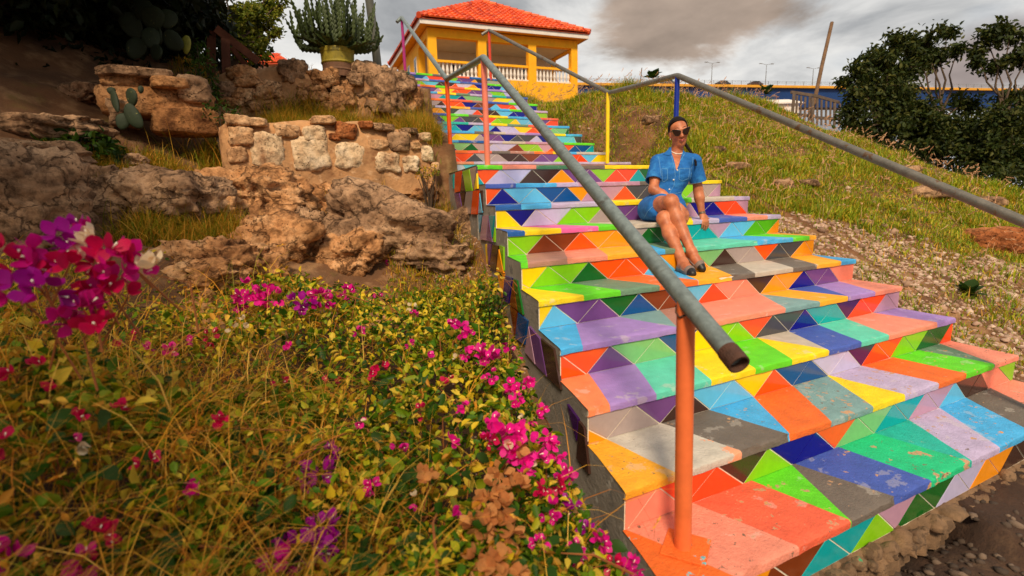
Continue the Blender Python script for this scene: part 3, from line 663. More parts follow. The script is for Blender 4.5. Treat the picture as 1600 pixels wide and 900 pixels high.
nx, ny = len(ox_), len(oy_); idx = np.arange(nx*ny).reshape(ny, nx); Fr_ = np.stack([idx[:-1, :-1], idx[:-1, 1:], idx[1:, 1:], idx[1:, :-1]], -1).reshape(-1, 4)
o = mesh_np('rock_outcrop', np.stack([X, Y, Zr], -1).reshape(-1, 3), Fr_, m_lime, smooth=True); o['kind'] = 'structure'
FR_XZ = Vector((CR.x, CR.y, 0)).normalized()         # sideways on the ground, seen from where the photographer stands
yawR = math.atan2(FR_XZ.y, FR_XZ.x)
def boulder(px_, py_, w_, h_, label, seed, m=None, back=.35, dpth=.7, tilt=0., strata=0., box=3., rough=.24, sub=5, sink=0.0, name='boulder', cat='boulder', lift=0., group=None):
    """rock whose outline is about w_ x h_ photo pixels around (px_, py_), bedded on the slope"""
    p, D = hit(px_, py_+h_*.30)
    k = D/800; c = dep(px_, py_, D+ w_*k*.12) ; c.z -= sink
    return rock(name, c, (w_*k*.5, w_*k*.5*dpth, h_*k*.5), m or m_lime, seed, (0, tilt, yawR), label=label, cat=cat, strata=strata, box=box, rough=rough, sub=sub, group=group)
boulder(36, 332, 150, 190, 'large pale fissured boulder at the left edge of the picture, above the bougainvillea', 1, m_grey, strata=.5, dpth=.9)
boulder(258, 314, 168, 96, 'wide rounded limestone boulder with a dark hollow, left of the outcrop', 2, m_grey, tilt=.06, dpth=.9)
boulder(395, 312, 170, 92, 'orange tinted rock ledge directly under the mortared stone wall', 3, m_lime, dpth=.9, rough=.28)
boulder(608, 352, 190, 100, 'long grey pitted boulder sloping down towards the staircase', 4, m_grey, tilt=.34, dpth=.8, box=3.4)
boulder(500, 318, 110, 62, 'brown knobbly rock between the wall and the long grey boulder', 5, m_lime, rough=.3)
boulder(436, 378, 132, 84, 'lumpy tan rock in the middle of the outcrop, above the pink flowers', 6, m_lime, rough=.28)
boulder(338, 408, 128, 70, 'low broken limestone slab beside the magenta bougainvillea', 7, m_lime, strata=.5, rough=.3)
boulder(548, 398, 110, 66, 'reddish rock under the long grey boulder', 8, m_lime, rough=.28)
boulder(682, 402, 120, 60, 'layered grey rock by the dirt strip next to the steps', 9, m_grey, strata=.8, tilt=.1)
boulder(484, 356, 52, 50, 'small dark jagged rock wedged in the outcrop', 10, m_grey, rough=.3)
boulder(640, 302, 74, 46, 'rounded rock in the grass just below the right end of the stone wall', 11, m_lime)
boulder(645, 332, 46, 20, 'flat rectangular slab lying below the round grassy rock', 12, m_grey, box=6, rough=.07, tilt=.3)
boulder(120, 288, 46, 30, 'small pale stone in the hollow right of the leftmost boulder', 13, m_grey)
boulder(164, 284, 44, 44, 'square stone in the dark gully beside the hollowed boulder', 14, m_grey, box=5)
boulder(318, 428, 104, 52, 'crumbling tan rock left of the pink flower spray', 15, m_lime, rough=.32, strata=.4)
boulder(400, 424, 100, 46, 'tan rubble at the foot of the outcrop', 16, m_lime, rough=.32)
boulder(205, 255, 50, 26, 'little rock on the ledge above the hollowed boulder', 17, m_grey)
boulder(70, 200, 150, 34, 'flat pale ledge under the dark shrubs', 18, m_grey, strata=.8, box=4)
boulder(40, 240, 120, 40, 'pale layered ledge below the flat one on the left', 19, m_grey, strata=.8, box=4)
boulder(128, 150, 66, 30, 'loose slab on the bank left of the block wall', 20, m_grey, tilt=-.1, box=4)
boulder(345, 330, 60, 60, 'brown upright rock at the left of the orange ledge', 41, m_lime, rough=.28)
boulder(720, 350, 60, 44, 'grey stone half buried beside the striped flank of the stairs', 42, m_grey)
# right hand slope
boulder(1556, 378, 92, 44, 'large reddish brown boulder on the right slope under the rail', 21, m_red, box=3.5, rough=.13)
for i, (a, b, w_, h_, lb) in enumerate([(1018, 188, 30, 13, 'pale stone in the grass left of the blue post'), (1152, 261, 40, 14, 'flat light stone right of the woman, in dry grass'), (1122, 236, 26, 14, 'small rounded stone above the flat light one'),
    (1225, 290, 30, 18, 'tan stone low on the slope right of the lilac riser end'), (1262, 286, 30, 12, 'flat tan stone beside bare soil'), (1415, 268, 44, 18, 'pale slab below the dark trees'), (1450, 300, 60, 22, 'grey ledge left of the reddish boulder'), (1540, 318, 56, 20, 'grey flat rock above the reddish boulder'), (1350, 348, 22, 10, 'little white stone at the gravel edge')]):
    boulder(a, b, w_, h_, lb, 50+i, m_grey, sub=3, name='stone', cat='stone')

# --- lower mortared wall (front at y ~ 1.6)
def masonry(name, label, yf, top, bot, stones, seed, mats_, thick=.34, bulge=.05, stone_in=.05, sbox=6., srough=.13):
    """top / bot = outline in photo pixels; stones = (px, py, w, h, material)"""
    c0 = ony(sum(p[0] for p in top)/len(top), bot[0][1], yf); c0 = Vector((c0.x, yf+thick/2, Hf(c0.x, yf-.1)))
    wl = empty(name, c0, label, 'stone wall')
    T = [ony(a, b, yf) for a, b in top]; Bt = [ony(a, b, yf) for a, b in bot]
    xs = np.linspace(T[0].x, T[-1].x, 70)
    tz = np.interp(xs, [p.x for p in T], [p.z for p in T]); bz = np.interp(xs, [p.x for p in Bt], [p.z for p in Bt])-.15
    nv = 16; V = []; F = []
    for i, x in enumerate(xs):
        end = min(1, (xs[-1]-x)/.22); ex = min(1, (x-xs[0])/.15)
        yo = (1-math.sqrt(max(0, 1-(1-end)**2)))*.26 + (1-math.sqrt(max(0, 1-(1-ex)**2)))*.2
        for j in range(nv+1):
            t = j/nv; z = bz[i]+(tz[i]-bz[i])*t; z += mnoise.noise(Vector((x*5, seed, z*2)))*.02*t
            y = yf+yo+(t**6)*.10+mnoise.noise(Vector((x*2.3, z*2.3, seed)))*bulge+mnoise.noise(Vector((x*9, z*9, seed)))*.014
            V.append((x, y, z))
        V.append((x, yf+thick*.6+yo*.3, tz[i]+.01+mnoise.noise(Vector((x*6, 3, seed)))*.02)); V.append((x, yf+thick+.3, tz[i]-.06))
    k = nv+3
    for i in range(len(xs)-1):
        for j in range(k-1): a = i*k+j; F.append((a, a+k, a+k+1, a+1))
    V = np.array(V)-np.array(c0); mesh_np('mortar', V, np.array(F), m_mortar, wl, smooth=True)
    for i, (a, b, w_, h_, mm) in enumerate(stones):
        p = ony(a, b, yf); k_ = (p-CP).dot(CF)/800
        rock('stone', p+Vector((0, stone_in, 0)), (w_*k_*.455, .085, h_*k_*.455), mats_[mm], seed*31+i, (random.uniform(-.1, .1), random.uniform(-.12, .12), random.uniform(-.15, .15)), wl, c0, sub=4, box=sbox, rough=srough)
    return wl
MM = dict(p=m_pale, l=m_lime, g=m_grey, r=m_red)
m_wtan = rockmat('tan_wall_stone', (196, 150, 108), (132, 92, 62), (218, 180, 140), crack=.1)
masonry('stone_wall', 'lower garden wall of pale rough stones set in sandy mortar, ending at the steps', 1.60,
 [(338, 196), (370, 184), (420, 190), (470, 186), (520, 190), (560, 188), (600, 196), (640, 202), (664, 212), (682, 232), (692, 262)],
 [(338, 280), (500, 282), (692, 282)],
 [(418, 236, 56, 60, 'p'), (487, 240, 62, 58, 'p'), (492, 208, 36, 26, 'p'), (547, 244, 48, 44, 'p'), (605, 254, 44, 34, 'p'), (643, 256, 28, 28, 'p'), (623, 221, 36, 34, 'g'), (592, 226, 34, 18, 'l'), (541, 204, 34, 26, 'r'), (524, 214, 20, 12, 'r'), (648, 228, 18, 12, 'l'),
  (664, 214, 20, 14, 'p'), (668, 240, 20, 26, 'p'), (378, 212, 40, 32, 'l'), (370, 188, 36, 18, 'l'), (402, 190, 30, 14, 'l'), (449, 204, 40, 22, 'l'), (372, 242, 30, 26, 'l'), (505, 188, 40, 14, 'l'), (572, 194, 22, 12, 'r'), (600, 198, 34, 12, 'g'), (640, 205, 30, 10, 'g'), (680, 262, 14, 18, 'l'), (634, 212, 16, 8, 'l')], 5, dict(MM, l=m_wtan), stone_in=.056)
masonry('stone_wall', 'upper rough wall of brown stones behind the grass strip, under the potted cactus', 3.2,
 [(330, 118), (360, 106), (400, 104), (440, 98), (470, 104), (500, 114), (560, 116), (600, 112), (622, 124), (638, 146), (646, 176)],
 [(330, 196), (500, 196), (646, 200)],
 [(455, 110, 40, 40, 'g'), (376, 112, 40, 20, 'l'), (384, 126, 44, 18, 'l'), (380, 148, 36, 22, 'l'), (420, 142, 40, 30, 'l'), (508, 122, 44, 30, 'l'), (496, 146, 36, 26, 'l'), (536, 146, 40, 40, 'l'), (556, 124, 30, 20, 'g'), (474, 146, 24, 26, 'l'), (350, 140, 30, 26, 'g'), (364, 160, 34, 18, 'l'), (520, 168, 40, 22, 'l'), (450, 164, 40, 20, 'l'), (406, 168, 40, 18, 'l')], 9, MM, bulge=.12, stone_in=.03, sbox=3.4, srough=.3)
boulder(596, 150, 92, 88, 'big grey split boulder at the right end of the upper wall', 31, m_grey, tilt=.25, dpth=.8, box=3.4)
boulder(634, 168, 40, 60, 'narrow brown rock between the split boulder and the upper steps', 32, m_lime, tilt=.4)
# --- block wall in the shade on the left
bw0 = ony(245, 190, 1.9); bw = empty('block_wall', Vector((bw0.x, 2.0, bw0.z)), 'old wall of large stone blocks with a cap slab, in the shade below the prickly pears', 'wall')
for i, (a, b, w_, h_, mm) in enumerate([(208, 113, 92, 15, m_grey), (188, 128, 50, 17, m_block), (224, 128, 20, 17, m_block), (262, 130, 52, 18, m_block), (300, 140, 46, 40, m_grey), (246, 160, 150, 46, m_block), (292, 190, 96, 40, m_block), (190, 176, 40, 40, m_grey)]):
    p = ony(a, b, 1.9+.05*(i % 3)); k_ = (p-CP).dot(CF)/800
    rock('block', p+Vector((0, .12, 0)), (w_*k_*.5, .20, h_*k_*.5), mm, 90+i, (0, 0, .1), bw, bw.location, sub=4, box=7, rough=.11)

# --- gravel: pale chips right of the steps, darker pebbles in front, crumbs on the dirt strip
PV, PF = ico(1)
def pebbles(name, pts, sizes, m, label=None):
    n = len(pts); V = np.repeat(PV[None], n, 0)*(1+rng.uniform(-.25, .25, (n, len(PV), 1)))
    V *= sizes[:, None, None]*rng.uniform(.55, 1.25, (n, 1, 3))
    a = rng.uniform(0, 6.28, n); c, s = np.cos(a)[:, None], np.sin(a)[:, None]
    x = V[:, :, 0]*c-V[:, :, 1]*s; y = V[:, :, 0]*s+V[:, :, 1]*c
    V = np.stack([x, y, V[:, :, 2]*.75], -1)+pts[:, None, :]
    F = (PF[None]+np.arange(n)[:, None, None]*len(PV)).reshape(-1, 3)
    o = mesh_np(name, V.reshape(-1, 3), F, m); o['kind'] = 'stuff'
    if label: o['label'] = label
    return o
m_chip = mat('pale_gravel', (.5, .4, .35), .9, 0, island=[lin((186, 154, 130)), lin((160, 124, 102)), lin((206, 178, 156)), lin((128, 98, 78)), lin((176, 140, 114))], bump=.3, bscale=60)
m_peb = mat('dark_pebbles', (.2, .2, .2), .9, 0, island=[lin((88, 70, 56)), lin((58, 44, 34)), lin((122, 100, 82)), lin((48, 36, 28)), lin((74, 58, 44))], bump=.3, bscale=60)
def scatter(n, x0, x1, y0, y1, keep):
    x = rng.uniform(x0, x1, n); y = rng.uniform(y0, y1, n); k = keep(x, y); x, y = x[k], y[k]
    return np.stack([x, y, H(x, y)], -1)
def gravel_mask(x, y):
    q = x-stairR(y); edge = np.interp(y, [-3.6, -3, -2, -1.2, -.5], [3.6, 3.4, 2.3, 1.1, .05])
    return (q > -.02) & (q < edge + fbm(x*2, y*2, 44)*.9) & (y > -3.75)
p = scatter(26000, 2.5, 6, -3.7, -.3, lambda x, y: gravel_mask(x, y) & (rng.random(len(x)) < .55+fbm(x*3, y*3, 8)*1.4))
pebbles('gravel', p, np.abs(rng.normal(.009, .008, len(p)))+.006, m_chip)
p = scatter(9000, -1.2, 4.5, -4.6, -3.3, lambda x, y: (rng.random(len(x)) < .42+fbm(x*2, y*2, 18)*1.6))
pebbles('gravel', p, np.abs(rng.normal(.011, .006, len(p)))+.004, m_peb)
p = scatter(2600, -1.2, .2, -2.8, 1.5, lambda x, y: (x < stairL(y)-.01) & (x > stairL(y)-.5))
pebbles('gravel', p, np.abs(rng.normal(.007, .004, len(p)))+.003, m_chip)
p = scatter(2200, 3, 12, -2, 5, lambda x, y: fbm(x*.9, y*.9, 51) > .12)
pebbles('gravel', p, np.abs(rng.normal(.02, .012, len(p)))+.006, m_chip)

# ================================================================== HOUSE ON THE CREST
m_yel = mat('yellow_render', lin((250, 178, 10)), .8, .16, 2.5, .1, 30, wear=[(lin((206, 136, 16)), .56, 2.5)], soft=.2)
m_white = mat('white_paint', lin((226, 216, 206)), .7, .1, 4)
m_cream = mat('cream_ceiling', lin((214, 196, 170)), .85, .08, 3)
m_glass = mat('dark_glass', lin((34, 38, 40)), .12, .1, 2)
m_roof = mat('orange_roof_tile', (.5, .1, .03), .55, .12, 5, island=[lin((226, 80, 24)), lin((240, 106, 44)), lin((186, 56, 18)), lin((234, 90, 28)), lin((206, 76, 32))])
HA = dep(668.7, 70, 20.0); ha = math.radians(-5.0)
hz = 1.6
hs = empty('house', (HA.x, HA.y, hz), 'yellow house with white balustrade veranda and orange tiled hip roof on the hilltop', 'house'); hs.rotation_euler = (0, 0, ha); hs.scale = (.965, .965, 1.0)
WF, DPH = 6.85, 7.2; FLR, BT, OT, WT = 4.36-hz, 4.99-hz, 5.81-hz, 6.13-hz
mb = MB()
cols_ = [(0, .36), (2.13, 2.50), (4.43, 4.80), (6.53, WF)]
# base, columns, lintel, right and left returns (butted, 2-3 mm steps where they meet)
mb.box((WF/2, .14, FLR/2), (WF, .28, FLR))
for a, b in cols_: mb.box(((a+b)/2, .14, (FLR+OT)/2), (b-a, .284, OT-FLR))
mb.box((WF/2, .14, (OT+WT)/2), (WF+.004, .288, WT-OT))
# left side wall with openings
mb.box((.14, 1.1, (FLR)/2), (.276, 1.64, FLR)); mb.box((.14, 1.1, (OT+WT)/2), (.276, 1.64, WT-OT)); mb.box((.14, (1.92+DPH)/2, WT/2), (.28, DPH-1.92, WT))
mb.box((WF-.14, (.284+2.2)/2, FLR/2), (.276, 2.2-.284, FLR)); mb.box((WF-.14, (.284+2.2)/2, (OT+WT)/2), (.276, 2.2-.284, WT-OT))
mb.box((WF-.14, (2.2+DPH)/2, WT/2), (.28, DPH-2.2, WT)); mb.box((WF/2, DPH-.1, WT/2), (WF-.57, .2, WT))
mb.build('wall', m_yel, hs)
mb = MB(); mb.box((WF/2, 2.3, WT/2), (WF-.58, .2, WT-.01)); mb.build('back_wall', m_cream, hs)
mb = MB(); mb.box((WF/2, 1.24, OT+.06), (WF-.6, 1.9, .05)); mb.build('ceiling', m_cream, hs)
mb = MB(); mb.box((WF/2, 1.24, FLR-.03), (WF-.6, 1.9, .06)); mb.build('floor', m_cream, hs)
for x0, x1, z0, z1 in ((1.45, 2.15, FLR+.05, OT-.35), (2.7, 3.9, FLR+.05, OT-.38), (4.9, 5.5, FLR+.05, OT-.3)):
    f = MB(); y = 2.17
    for a, b, c, d in ((x0, x0+.06, z0, z1), (x1-.06, x1, z0, z1), (x0+.06, x1-.06, z1-.06, z1), ((x0+x1)/2-.03, (x0+x1)/2+.03, z0, z1-.06)): f.box(((a+b)/2, y, (c+d)/2), (b-a, .06, d-c))
    fo = f.build('window', m_white, hs); g = MB(); g.box(((x0+x1)/2, y+.012, (z0+z1)/2-.03), (x1-x0-.1, .012, z1-z0-.06)); g.build('pane', m_glass, fo)
f = MB()
for yy, zz in ((2.6, 4.95-hz), (4.2, 4.95-hz)): f.box((-.012, yy, zz+.2), (.03, .5, .9))
wn = f.build('window', m_white, hs); g = MB()
for yy, zz in ((2.6, 4.95-hz), (4.2, 4.95-hz)): g.box((-.022, yy, zz+.2), (.02, .36, .74))
g.build('pane', m_glass, wn)
# balustrade: turned balusters between two rails
def lathe(prof, seg=8):
    m_ = MB()
    for (z0, r0), (z1, r1) in zip(prof[:-1], prof[1:]):
        for i in range(seg):
            a, b = 2*math.pi*i/seg, 2*math.pi*(i+1)/seg
            m_.quad((r0*math.cos(a), r0*math.sin(a), z0), (r0*math.cos(b), r0*math.sin(b), z0), (r1*math.cos(b), r1*math.sin(b), z1), (r1*math.cos(a), r1*math.sin(a), z1))
    return m_
bh = BT-.09-FLR-.05
bal = lathe([(0, .062), (.05, .062), (.06, .045), (.10, .04), (.2, .066), (.3, .05), (.42, .034), (.47, .05), (.5, .036), (bh-.05, .055), (bh-.04, .062), (bh, .062)]).build('baluster', m_white, hs, smooth=True, angle=30)
bal.location = (.36+.1, .15, FLR+.05); first = True
for (a, b) in ((.36, 2.13), (2.50, 4.43), (4.80, 6.53)):
    n_ = int((b-a)/.168)
    for i in range(n_):
        x = a+(i+.5)*(b-a)/n_
        o = bal if first else bal.copy(); first = False
        if o is not bal: link(o); o.parent = hs
        o.location = (x, .15, FLR+.05)
    mb = MB(); mb.box(((a+b)/2, .15, BT-.045), (b-a-.006, .2, .09)); mb.build('rail', m_yel, hs)
    mb = MB(); mb.box(((a+b)/2, .15, FLR+.025), (b-a-.006, .2, .05)); mb.build('kerb_rail', m_white, hs)
# roof
ov = .36; ez = WT+.02; rz = 8.28-hz; ry0, ry1 = 3.1, 4.4; rx = 3.45
fa = MB(); ft_ = .2
for (x, y, sx, sy) in ((WF/2, -ov+.02, WF+2*ov, .04), (WF/2, DPH+ov-.02, WF+2*ov, .04), (-ov+.02, DPH/2, .04, DPH+2*ov-.09), (WF+ov-.02, DPH/2, .04, DPH+2*ov-.09)): fa.box((x, y, ez+ft_/2), (sx, sy, ft_))
fa.build('fascia', m_white, hs)
so_ = MB(); so_.box((WF/2, DPH/2, ez+.03), (WF+2*ov-.1, DPH+2*ov-.1, .03)); so_.build('soffit', m_yel, hs)
e0 = ez+ft_
c00, c10, c11, c01 = Vector((-ov-.05, -ov-.05, e0)), Vector((WF+ov+.05, -ov-.05, e0)), Vector((WF+ov+.05, DPH+ov+.05, e0)), Vector((-ov-.05, DPH+ov+.05, e0))
r0_, r1_ = Vector((rx, ry0, rz)), Vector((rx, ry1, rz))
rt = MB(); rt.poly([c00-Vector((0, 0, .03)), c10-Vector((0, 0, .03)), r0_-Vector((0, 0, .03))]); rt.poly([c10-Vector((0, 0, .03)), c11-Vector((0, 0, .03)), r1_-Vector((0, 0, .03)), r0_-Vector((0, 0, .03))]); rt.poly([c11-Vector((0, 0, .03)), c01-Vector((0, 0, .03)), r1_-Vector((0, 0, .03))]); rt.poly([c01-Vector((0, 0, .03)), c00-Vector((0, 0, .03)), r0_-Vector((0, 0, .03)), r1_-Vector((0, 0, .03))])
roof = rt.build('roof', m_roof, hs)
tl = MB()
def tile_plane(a, b, apexL, apexR, cw=.215, rl=.34):
    u = (b-a).normalized(); wdt = (b-a).length
    up_ = ((apexL-a)-u*(apexL-a).dot(u)); sl_ = up_.length; vv = up_.normalized(); nn = u.cross(vv)
    aL, aR = (apexL-a).dot(u), (apexR-a).dot(u)
    for r in range(int(sl_/rl)+1):
        v0, v1 = r*rl, min(sl_, (r+1)*rl+.05); t = (v0+.12)/sl_; xl_, xr_ = aL*t, wdt+(aR-wdt)*t
        n_ = int(wdt/cw)
        for c in range(n_+1):
            x = (c+.5)*cw
            if x < xl_ or x > xr_: continue
            k = 5; jit = random.uniform(-.006, .006)
            for s_ in range(k):
                f0, f1 = s_/k, (s_+1)/k
                def q(f, v, lift): ang = math.pi*f; return a+u*(x-math.cos(ang)*cw*.54)+vv*(v+jit)+nn*(math.sin(ang)*.085+lift)
                n0 = len(tl.v)
                if s_ == 0: tl.v += [tuple(q(0, v0, .045)), tuple(q(0, v1, .0))]
                tl.v += [tuple(q(f1, v0, .045)), tuple(q(f1, v1, .0))]
                m0 = len(tl.v)
                tl.f.append((m0-4, m0-2, m0-1, m0-3)); tl.m.append(0)
            # dark lip under each tile's lower end
            b0 = len(tl.v)-12; tl.f.append(tuple(b0+2*i for i in range(6))); tl.m.append(0)
tile_plane(c00, c10, r0_, r0_); tile_plane(c01, c00, r1_, r0_); tile_plane(c10, c11, r0_, r1_)
tl.build('roof_tile', m_roof, roof, kind='stuff', smooth=False)
rc = MB()
for a, b in ((c00, r0_), (c10, r0_), (r0_, r1_), (c11, r1_), (c01, r1_)):
    L_ = (b-a).length; n_ = int(L_/.36)
    for i in range(n_): p0 = a+(b-a)*(i/n_)+Vector((0, 0, .07)); p1 = a+(b-a)*((i+1.12)/n_)+Vector((0, 0, .05)); rc.tube([p0, p1], [.12, .10], 8)
rc.build('ridge_cap', m_roof, roof, kind='stuff')

# ================================================================== BRIDGE, LAMPS, CARS
m_blue = mat('blue_steel', lin((20, 62, 122)), .6, .2, .05)
m_deck = mat('deck_edge', lin((220, 156, 40)), .7, .12, .2)
m_metal = mat('lamp_metal', lin((110, 110, 110)), .5, .1)
PL = dep(880, 131.0, 190); PR = onz(1440, 138.5, PL.z); bd = (PR-PL); bl_ = bd.length; bu = bd.normalized(); bn = Vector((-bu.y, bu.x, 0))
PL = PL-bu*40; bl_ += 120
br = empty('bridge', PL, 'long high bridge with yellow deck edge and blue girder crossing behind the hill', 'bridge'); br.rotation_euler = (0, 0, math.atan2(bu.y, bu.x))
mb = MB(); mb.box((bl_/2, 5, .05), (bl_, 11, .9)); mb.build('deck', m_deck, br)
mb = MB(); mb.prism([(0, .6, -.4), (bl_, .6, -.4), (bl_, 1.8, -7.6), (0, 1.8, -7.6)], [(0, 9.4, -.4), (bl_, 9.4, -.4), (bl_, 8.2, -7.6), (0, 8.2, -7.6)]); mb.build('girder', m_blue, br)
rb = MB()
for zz in (1.1, 1.6, 2.0): rb.box((bl_/2, -.3, zz), (bl_, .08, .07))
for i in range(int(bl_/4)): rb.box((i*4+1, -.3, 1.25), (.14, .1, 1.6))
rb.build('railing', m_metal, br)
for i in range(3):
    mb = MB(); x = 30+i*90; mb.box((x, 5, -30), (6, 5, 45)); mb.build('pier', mat('pier_concrete_%d' % i, lin((150, 146, 140)), .9, .1, .1), br)
def lamp(px_, ytop):
    p = onz(px_, 134, PL.z); base = PL+bu*((p-PL).dot(bu))+bn*5+Vector((0, 0, .5)); D = (base-CP).dot(CF); hgt = (134-ytop)*D/800
    o = empty('street_lamp', base); o.rotation_euler = (0, 0, math.atan2(bu.y, bu.x))
    mb = MB(); mb.tube([(0, 0, 0), (0, 0, hgt)], [.18, .10], 6); mb.build('pole', m_metal, o)
    mb = MB(); mb.tube([(-2.2, 0, hgt+.35), (0, 0, hgt), (2.2, 0, hgt+.35)], .07, 5); mb.build('arm', m_metal, o)
    for s in (-1, 1): mb = MB(); mb.box((s*2.6, 0, hgt+.38), (1.3, .4, .2)); mb.build('lamp_head', m_metal, o)
    return o
for px_, yt, lb in ((1123, 99, 'leftmost of the three twin-armed lamps on the bridge'), (1213, 100, 'middle one of the three lamps on the bridge'), (1292, 105, 'lamp on the bridge nearest the leaning wooden pole')):
    tag(lamp(px_, yt), lb, 'street lamp', 'lamps along the bridge')
def car(px_, c, label):
    p = onz(px_, 133, PL.z); base = PL+bu*((p-PL).dot(bu))+bn*2.6+Vector((0, 0, .5))
    o = empty('car', base, label, 'car', 'cars on the bridge'); o.rotation_euler = (0, 0, math.atan2(bu.y, bu.x)); o.scale = (1.3, 1.3, 1.3)
    prof = [(-2.2, .35), (2.2, .35), (2.25, .8), (1.5, .95), (.9, 1.45), (-1.0, 1.5), (-1.9, 1.0), (-2.25, .9)]
    mb = MB(); mb.prism([(a, -.85, b) for a, b in prof], [(a, .85, b) for a, b in prof]); mb.build('body', mat('car_paint_'+str(px_), lin(c), .3, .0), o)
    mb = MB(); mb.prism([(a, -.86, b) for a, b in ((-1.5, 1.0), (1.25, 1.0), (.8, 1.38), (-.95, 1.42))], [(a, .86, b) for a, b in ((-1.5, 1.0), (1.25, 1.0), (.8, 1.38), (-.95, 1.42))]); mb.build('window', m_glass, o)
    for x in (-1.4, 1.4):
        mb = MB(); mb.tube([(x, -.88, .33), (x, .88, .33)], .33, 10); mb.build('wheel', m_glass, o)
car(1049, (90, 90, 96), 'grey car on the bridge, just left of the blue post'); car(1139, (60, 56, 60), 'dark car on the bridge between the first two lamps'); car(1193, (70, 40, 34), 'dark red car on the bridge, left of the middle lamp')

# ================================================================== POLES AND FENCE
m_pole = mat('grey_pole', lin((112, 112, 104)), .55, .2, 6, .1, 30, metal=.3, wear=[(lin((96, 86, 74)), .6, 7)])
pb = ony(592, 112, 3.75); pt_ = ony(577, 0, 3.55); pd = (pt_-pb)
mb = MB(); mb.tube([(0, 0, -.2), tuple(pd*.5), tuple(pd*2.2)], [.062, .060, .055], 16)
o = mb.build('pole', m_pole, None, smooth=True, angle=40); o.location = pb; tag(o, 'grey metal pole rising out of frame behind the upper wall, left of the house', 'pole')
m_wood = mat('weathered_wood', lin((118, 88, 62)), .9, .35, 7, .4, 30)
m_wood2 = mat('grey_wood', lin((104, 86, 72)), .9, .35, 7, .4, 30)
b_, D_ = hit(1266, 172); b_ = dep(1268, 168, 17.0); t_ = dep(1300, 35, 17.3)
mb = MB(); v = t_-b_; mb.tube([(0, 0, -.4), tuple(v*.5+Vector((.02, 0, 0))), tuple(v)], [.062, .06, .055], 9)
o = mb.build('leaning_pole', m_wood, None, smooth=True, angle=40); o.location = b_; tag(o, 'tall wooden pole leaning to the right above the slatted fence', 'pole')
fb = dep(1272, 190, 16.6); fz = Hf(fb.x, fb.y)
fn = empty('slatted_fence', (fb.x, fb.y, fz), 'weathered wooden slat fence on the crest at the foot of the leaning pole', 'fence')
def flc(px_, py_, D): return dep(px_, py_, D)-fn.location
for (a, b, c, d) in ((1237, 146, 1276, 152), (1236, 180, 1274, 184), (1276, 152, 1312, 162), (1276, 186, 1312, 188)):
    mb = MB(); p, q = flc(a, b, 16.6), flc(c, d, 16.6 if c < 1300 else 17.6); mb.prism([p, q, q+Vector((0, 0, .09)), p+Vector((0, 0, .09))], [p+Vector((0, .05, 0)), q+Vector((0, .05, 0)), q+Vector((0, .05, .09)), p+Vector((0, .05, .09))]); mb.build('rail', m_wood2, fn)
for i in range(12):
    t = i/11; px_ = 1237+t*74; yt = 145+t*16+random.uniform(-1, 3); D = 16.55+(max(0, t-.5))*2
    p = flc(px_, 196, D); q = flc(px_+random.uniform(-.5, 2.5)+(3 if i < 2 else 0), yt, D); w_ = Vector((.035 if i % 5 else .06, 0, 0))
    mb = MB(); mb.prism([p-w_, p+w_, q+w_, q-w_], [z+Vector((0, .03, 0)) for z in (p-w_, p+w_, q+w_, q-w_)]); mb.build('slat', m_wood2, fn)
wb = dep(1212, 168, 40); wh = empty('white_building', (wb.x, wb.y, wb.z-2.5), 'low white building glimpsed behind the slatted fence', 'building'); wh.rotation_euler = (0, 0, yawR)
mb = MB(); mb.box((0, 2, 1.25), (3.6, 4, 3.0)); mb.build('wall', m_white, wh)
mb = MB(); mb.prism([(-2.0, -.2, 2.75), (2.0, -.2, 2.75), (2.0, 2, 3.3), (-2.0, 2, 3.3)], [(-2.0, -.2, 2.85), (2.0, -.2, 2.85), (2.0, 2, 3.4), (-2.0, 2, 3.4)]); mb.prism([(-2.0, 2, 3.3), (2.0, 2, 3.3), (2.0, 4.2, 2.75), (-2.0, 4.2, 2.75)], [(-2.0, 2, 3.4), (2.0, 2, 3.4), (2.0, 4.2, 2.85), (-2.0, 4.2, 2.85)]); mb.build('roof', m_white, wh)
# small tiled house behind the shrub on the left, brown plank handrail in front of it
sb = dep(408, 112, 15); sh = empty('house', (sb.x, sb.y, sb.z-2.2), 'small house behind the hanging shrub, only its orange tiled roof showing', 'house'); sh.rotation_euler = (0, 0, yawR); sh.scale = (.42, .42, .42); sh.location = dep(412, 118, 15)-Vector((0, 0, .72))
mb = MB(); mb.box((0, 2.2, 1.3), (3.4, 4, 2.6)); mb.build('wall', m_cream, sh)
rf = MB(); rf.prism([(-1.9, -.2, 2.4), (1.9, -.2, 2.4), (.2, 2.2, 3.6), (-1.2, 2.2, 3.6)], [(-1.9, -.2, 2.45), (1.9, -.2, 2.45), (.2, 2.2, 3.65), (-1.2, 2.2, 3.65)]); rfo = rf.build('roof', m_roof, sh)
tl = MB(); tile_plane(Vector((-1.9, -.22, 2.46)), Vector((1.9, -.22, 2.46)), Vector((-1.2, 2.2, 3.66)), Vector((.2, 2.2, 3.66)), .2, .28); tl.build('roof_tile', m_roof, rfo, kind='stuff')
m_plank = mat('brown_plank', lin((92, 46, 22)), .85, .3, 8, .3, 30)
pk0 = dep(352, 110, 6.6); pf = empty('wooden_railing', pk0, 'brown plank railing slanting down behind the ivy, left of the upper wall', 'railing')
def plank(a, b, w_, name): 
    mb = MB(); p, q = a-pk0, b-pk0; d = (q-p).normalized(); s = d.cross(Vector((0, 1, 0))).normalized()*w_; t = Vector((0, .04, 0)); mb.prism([p-s, q-s, q+s, p+s], [p-s+t, q-s+t, q+s+t, p+s+t]); mb.build(name, m_plank, pf)
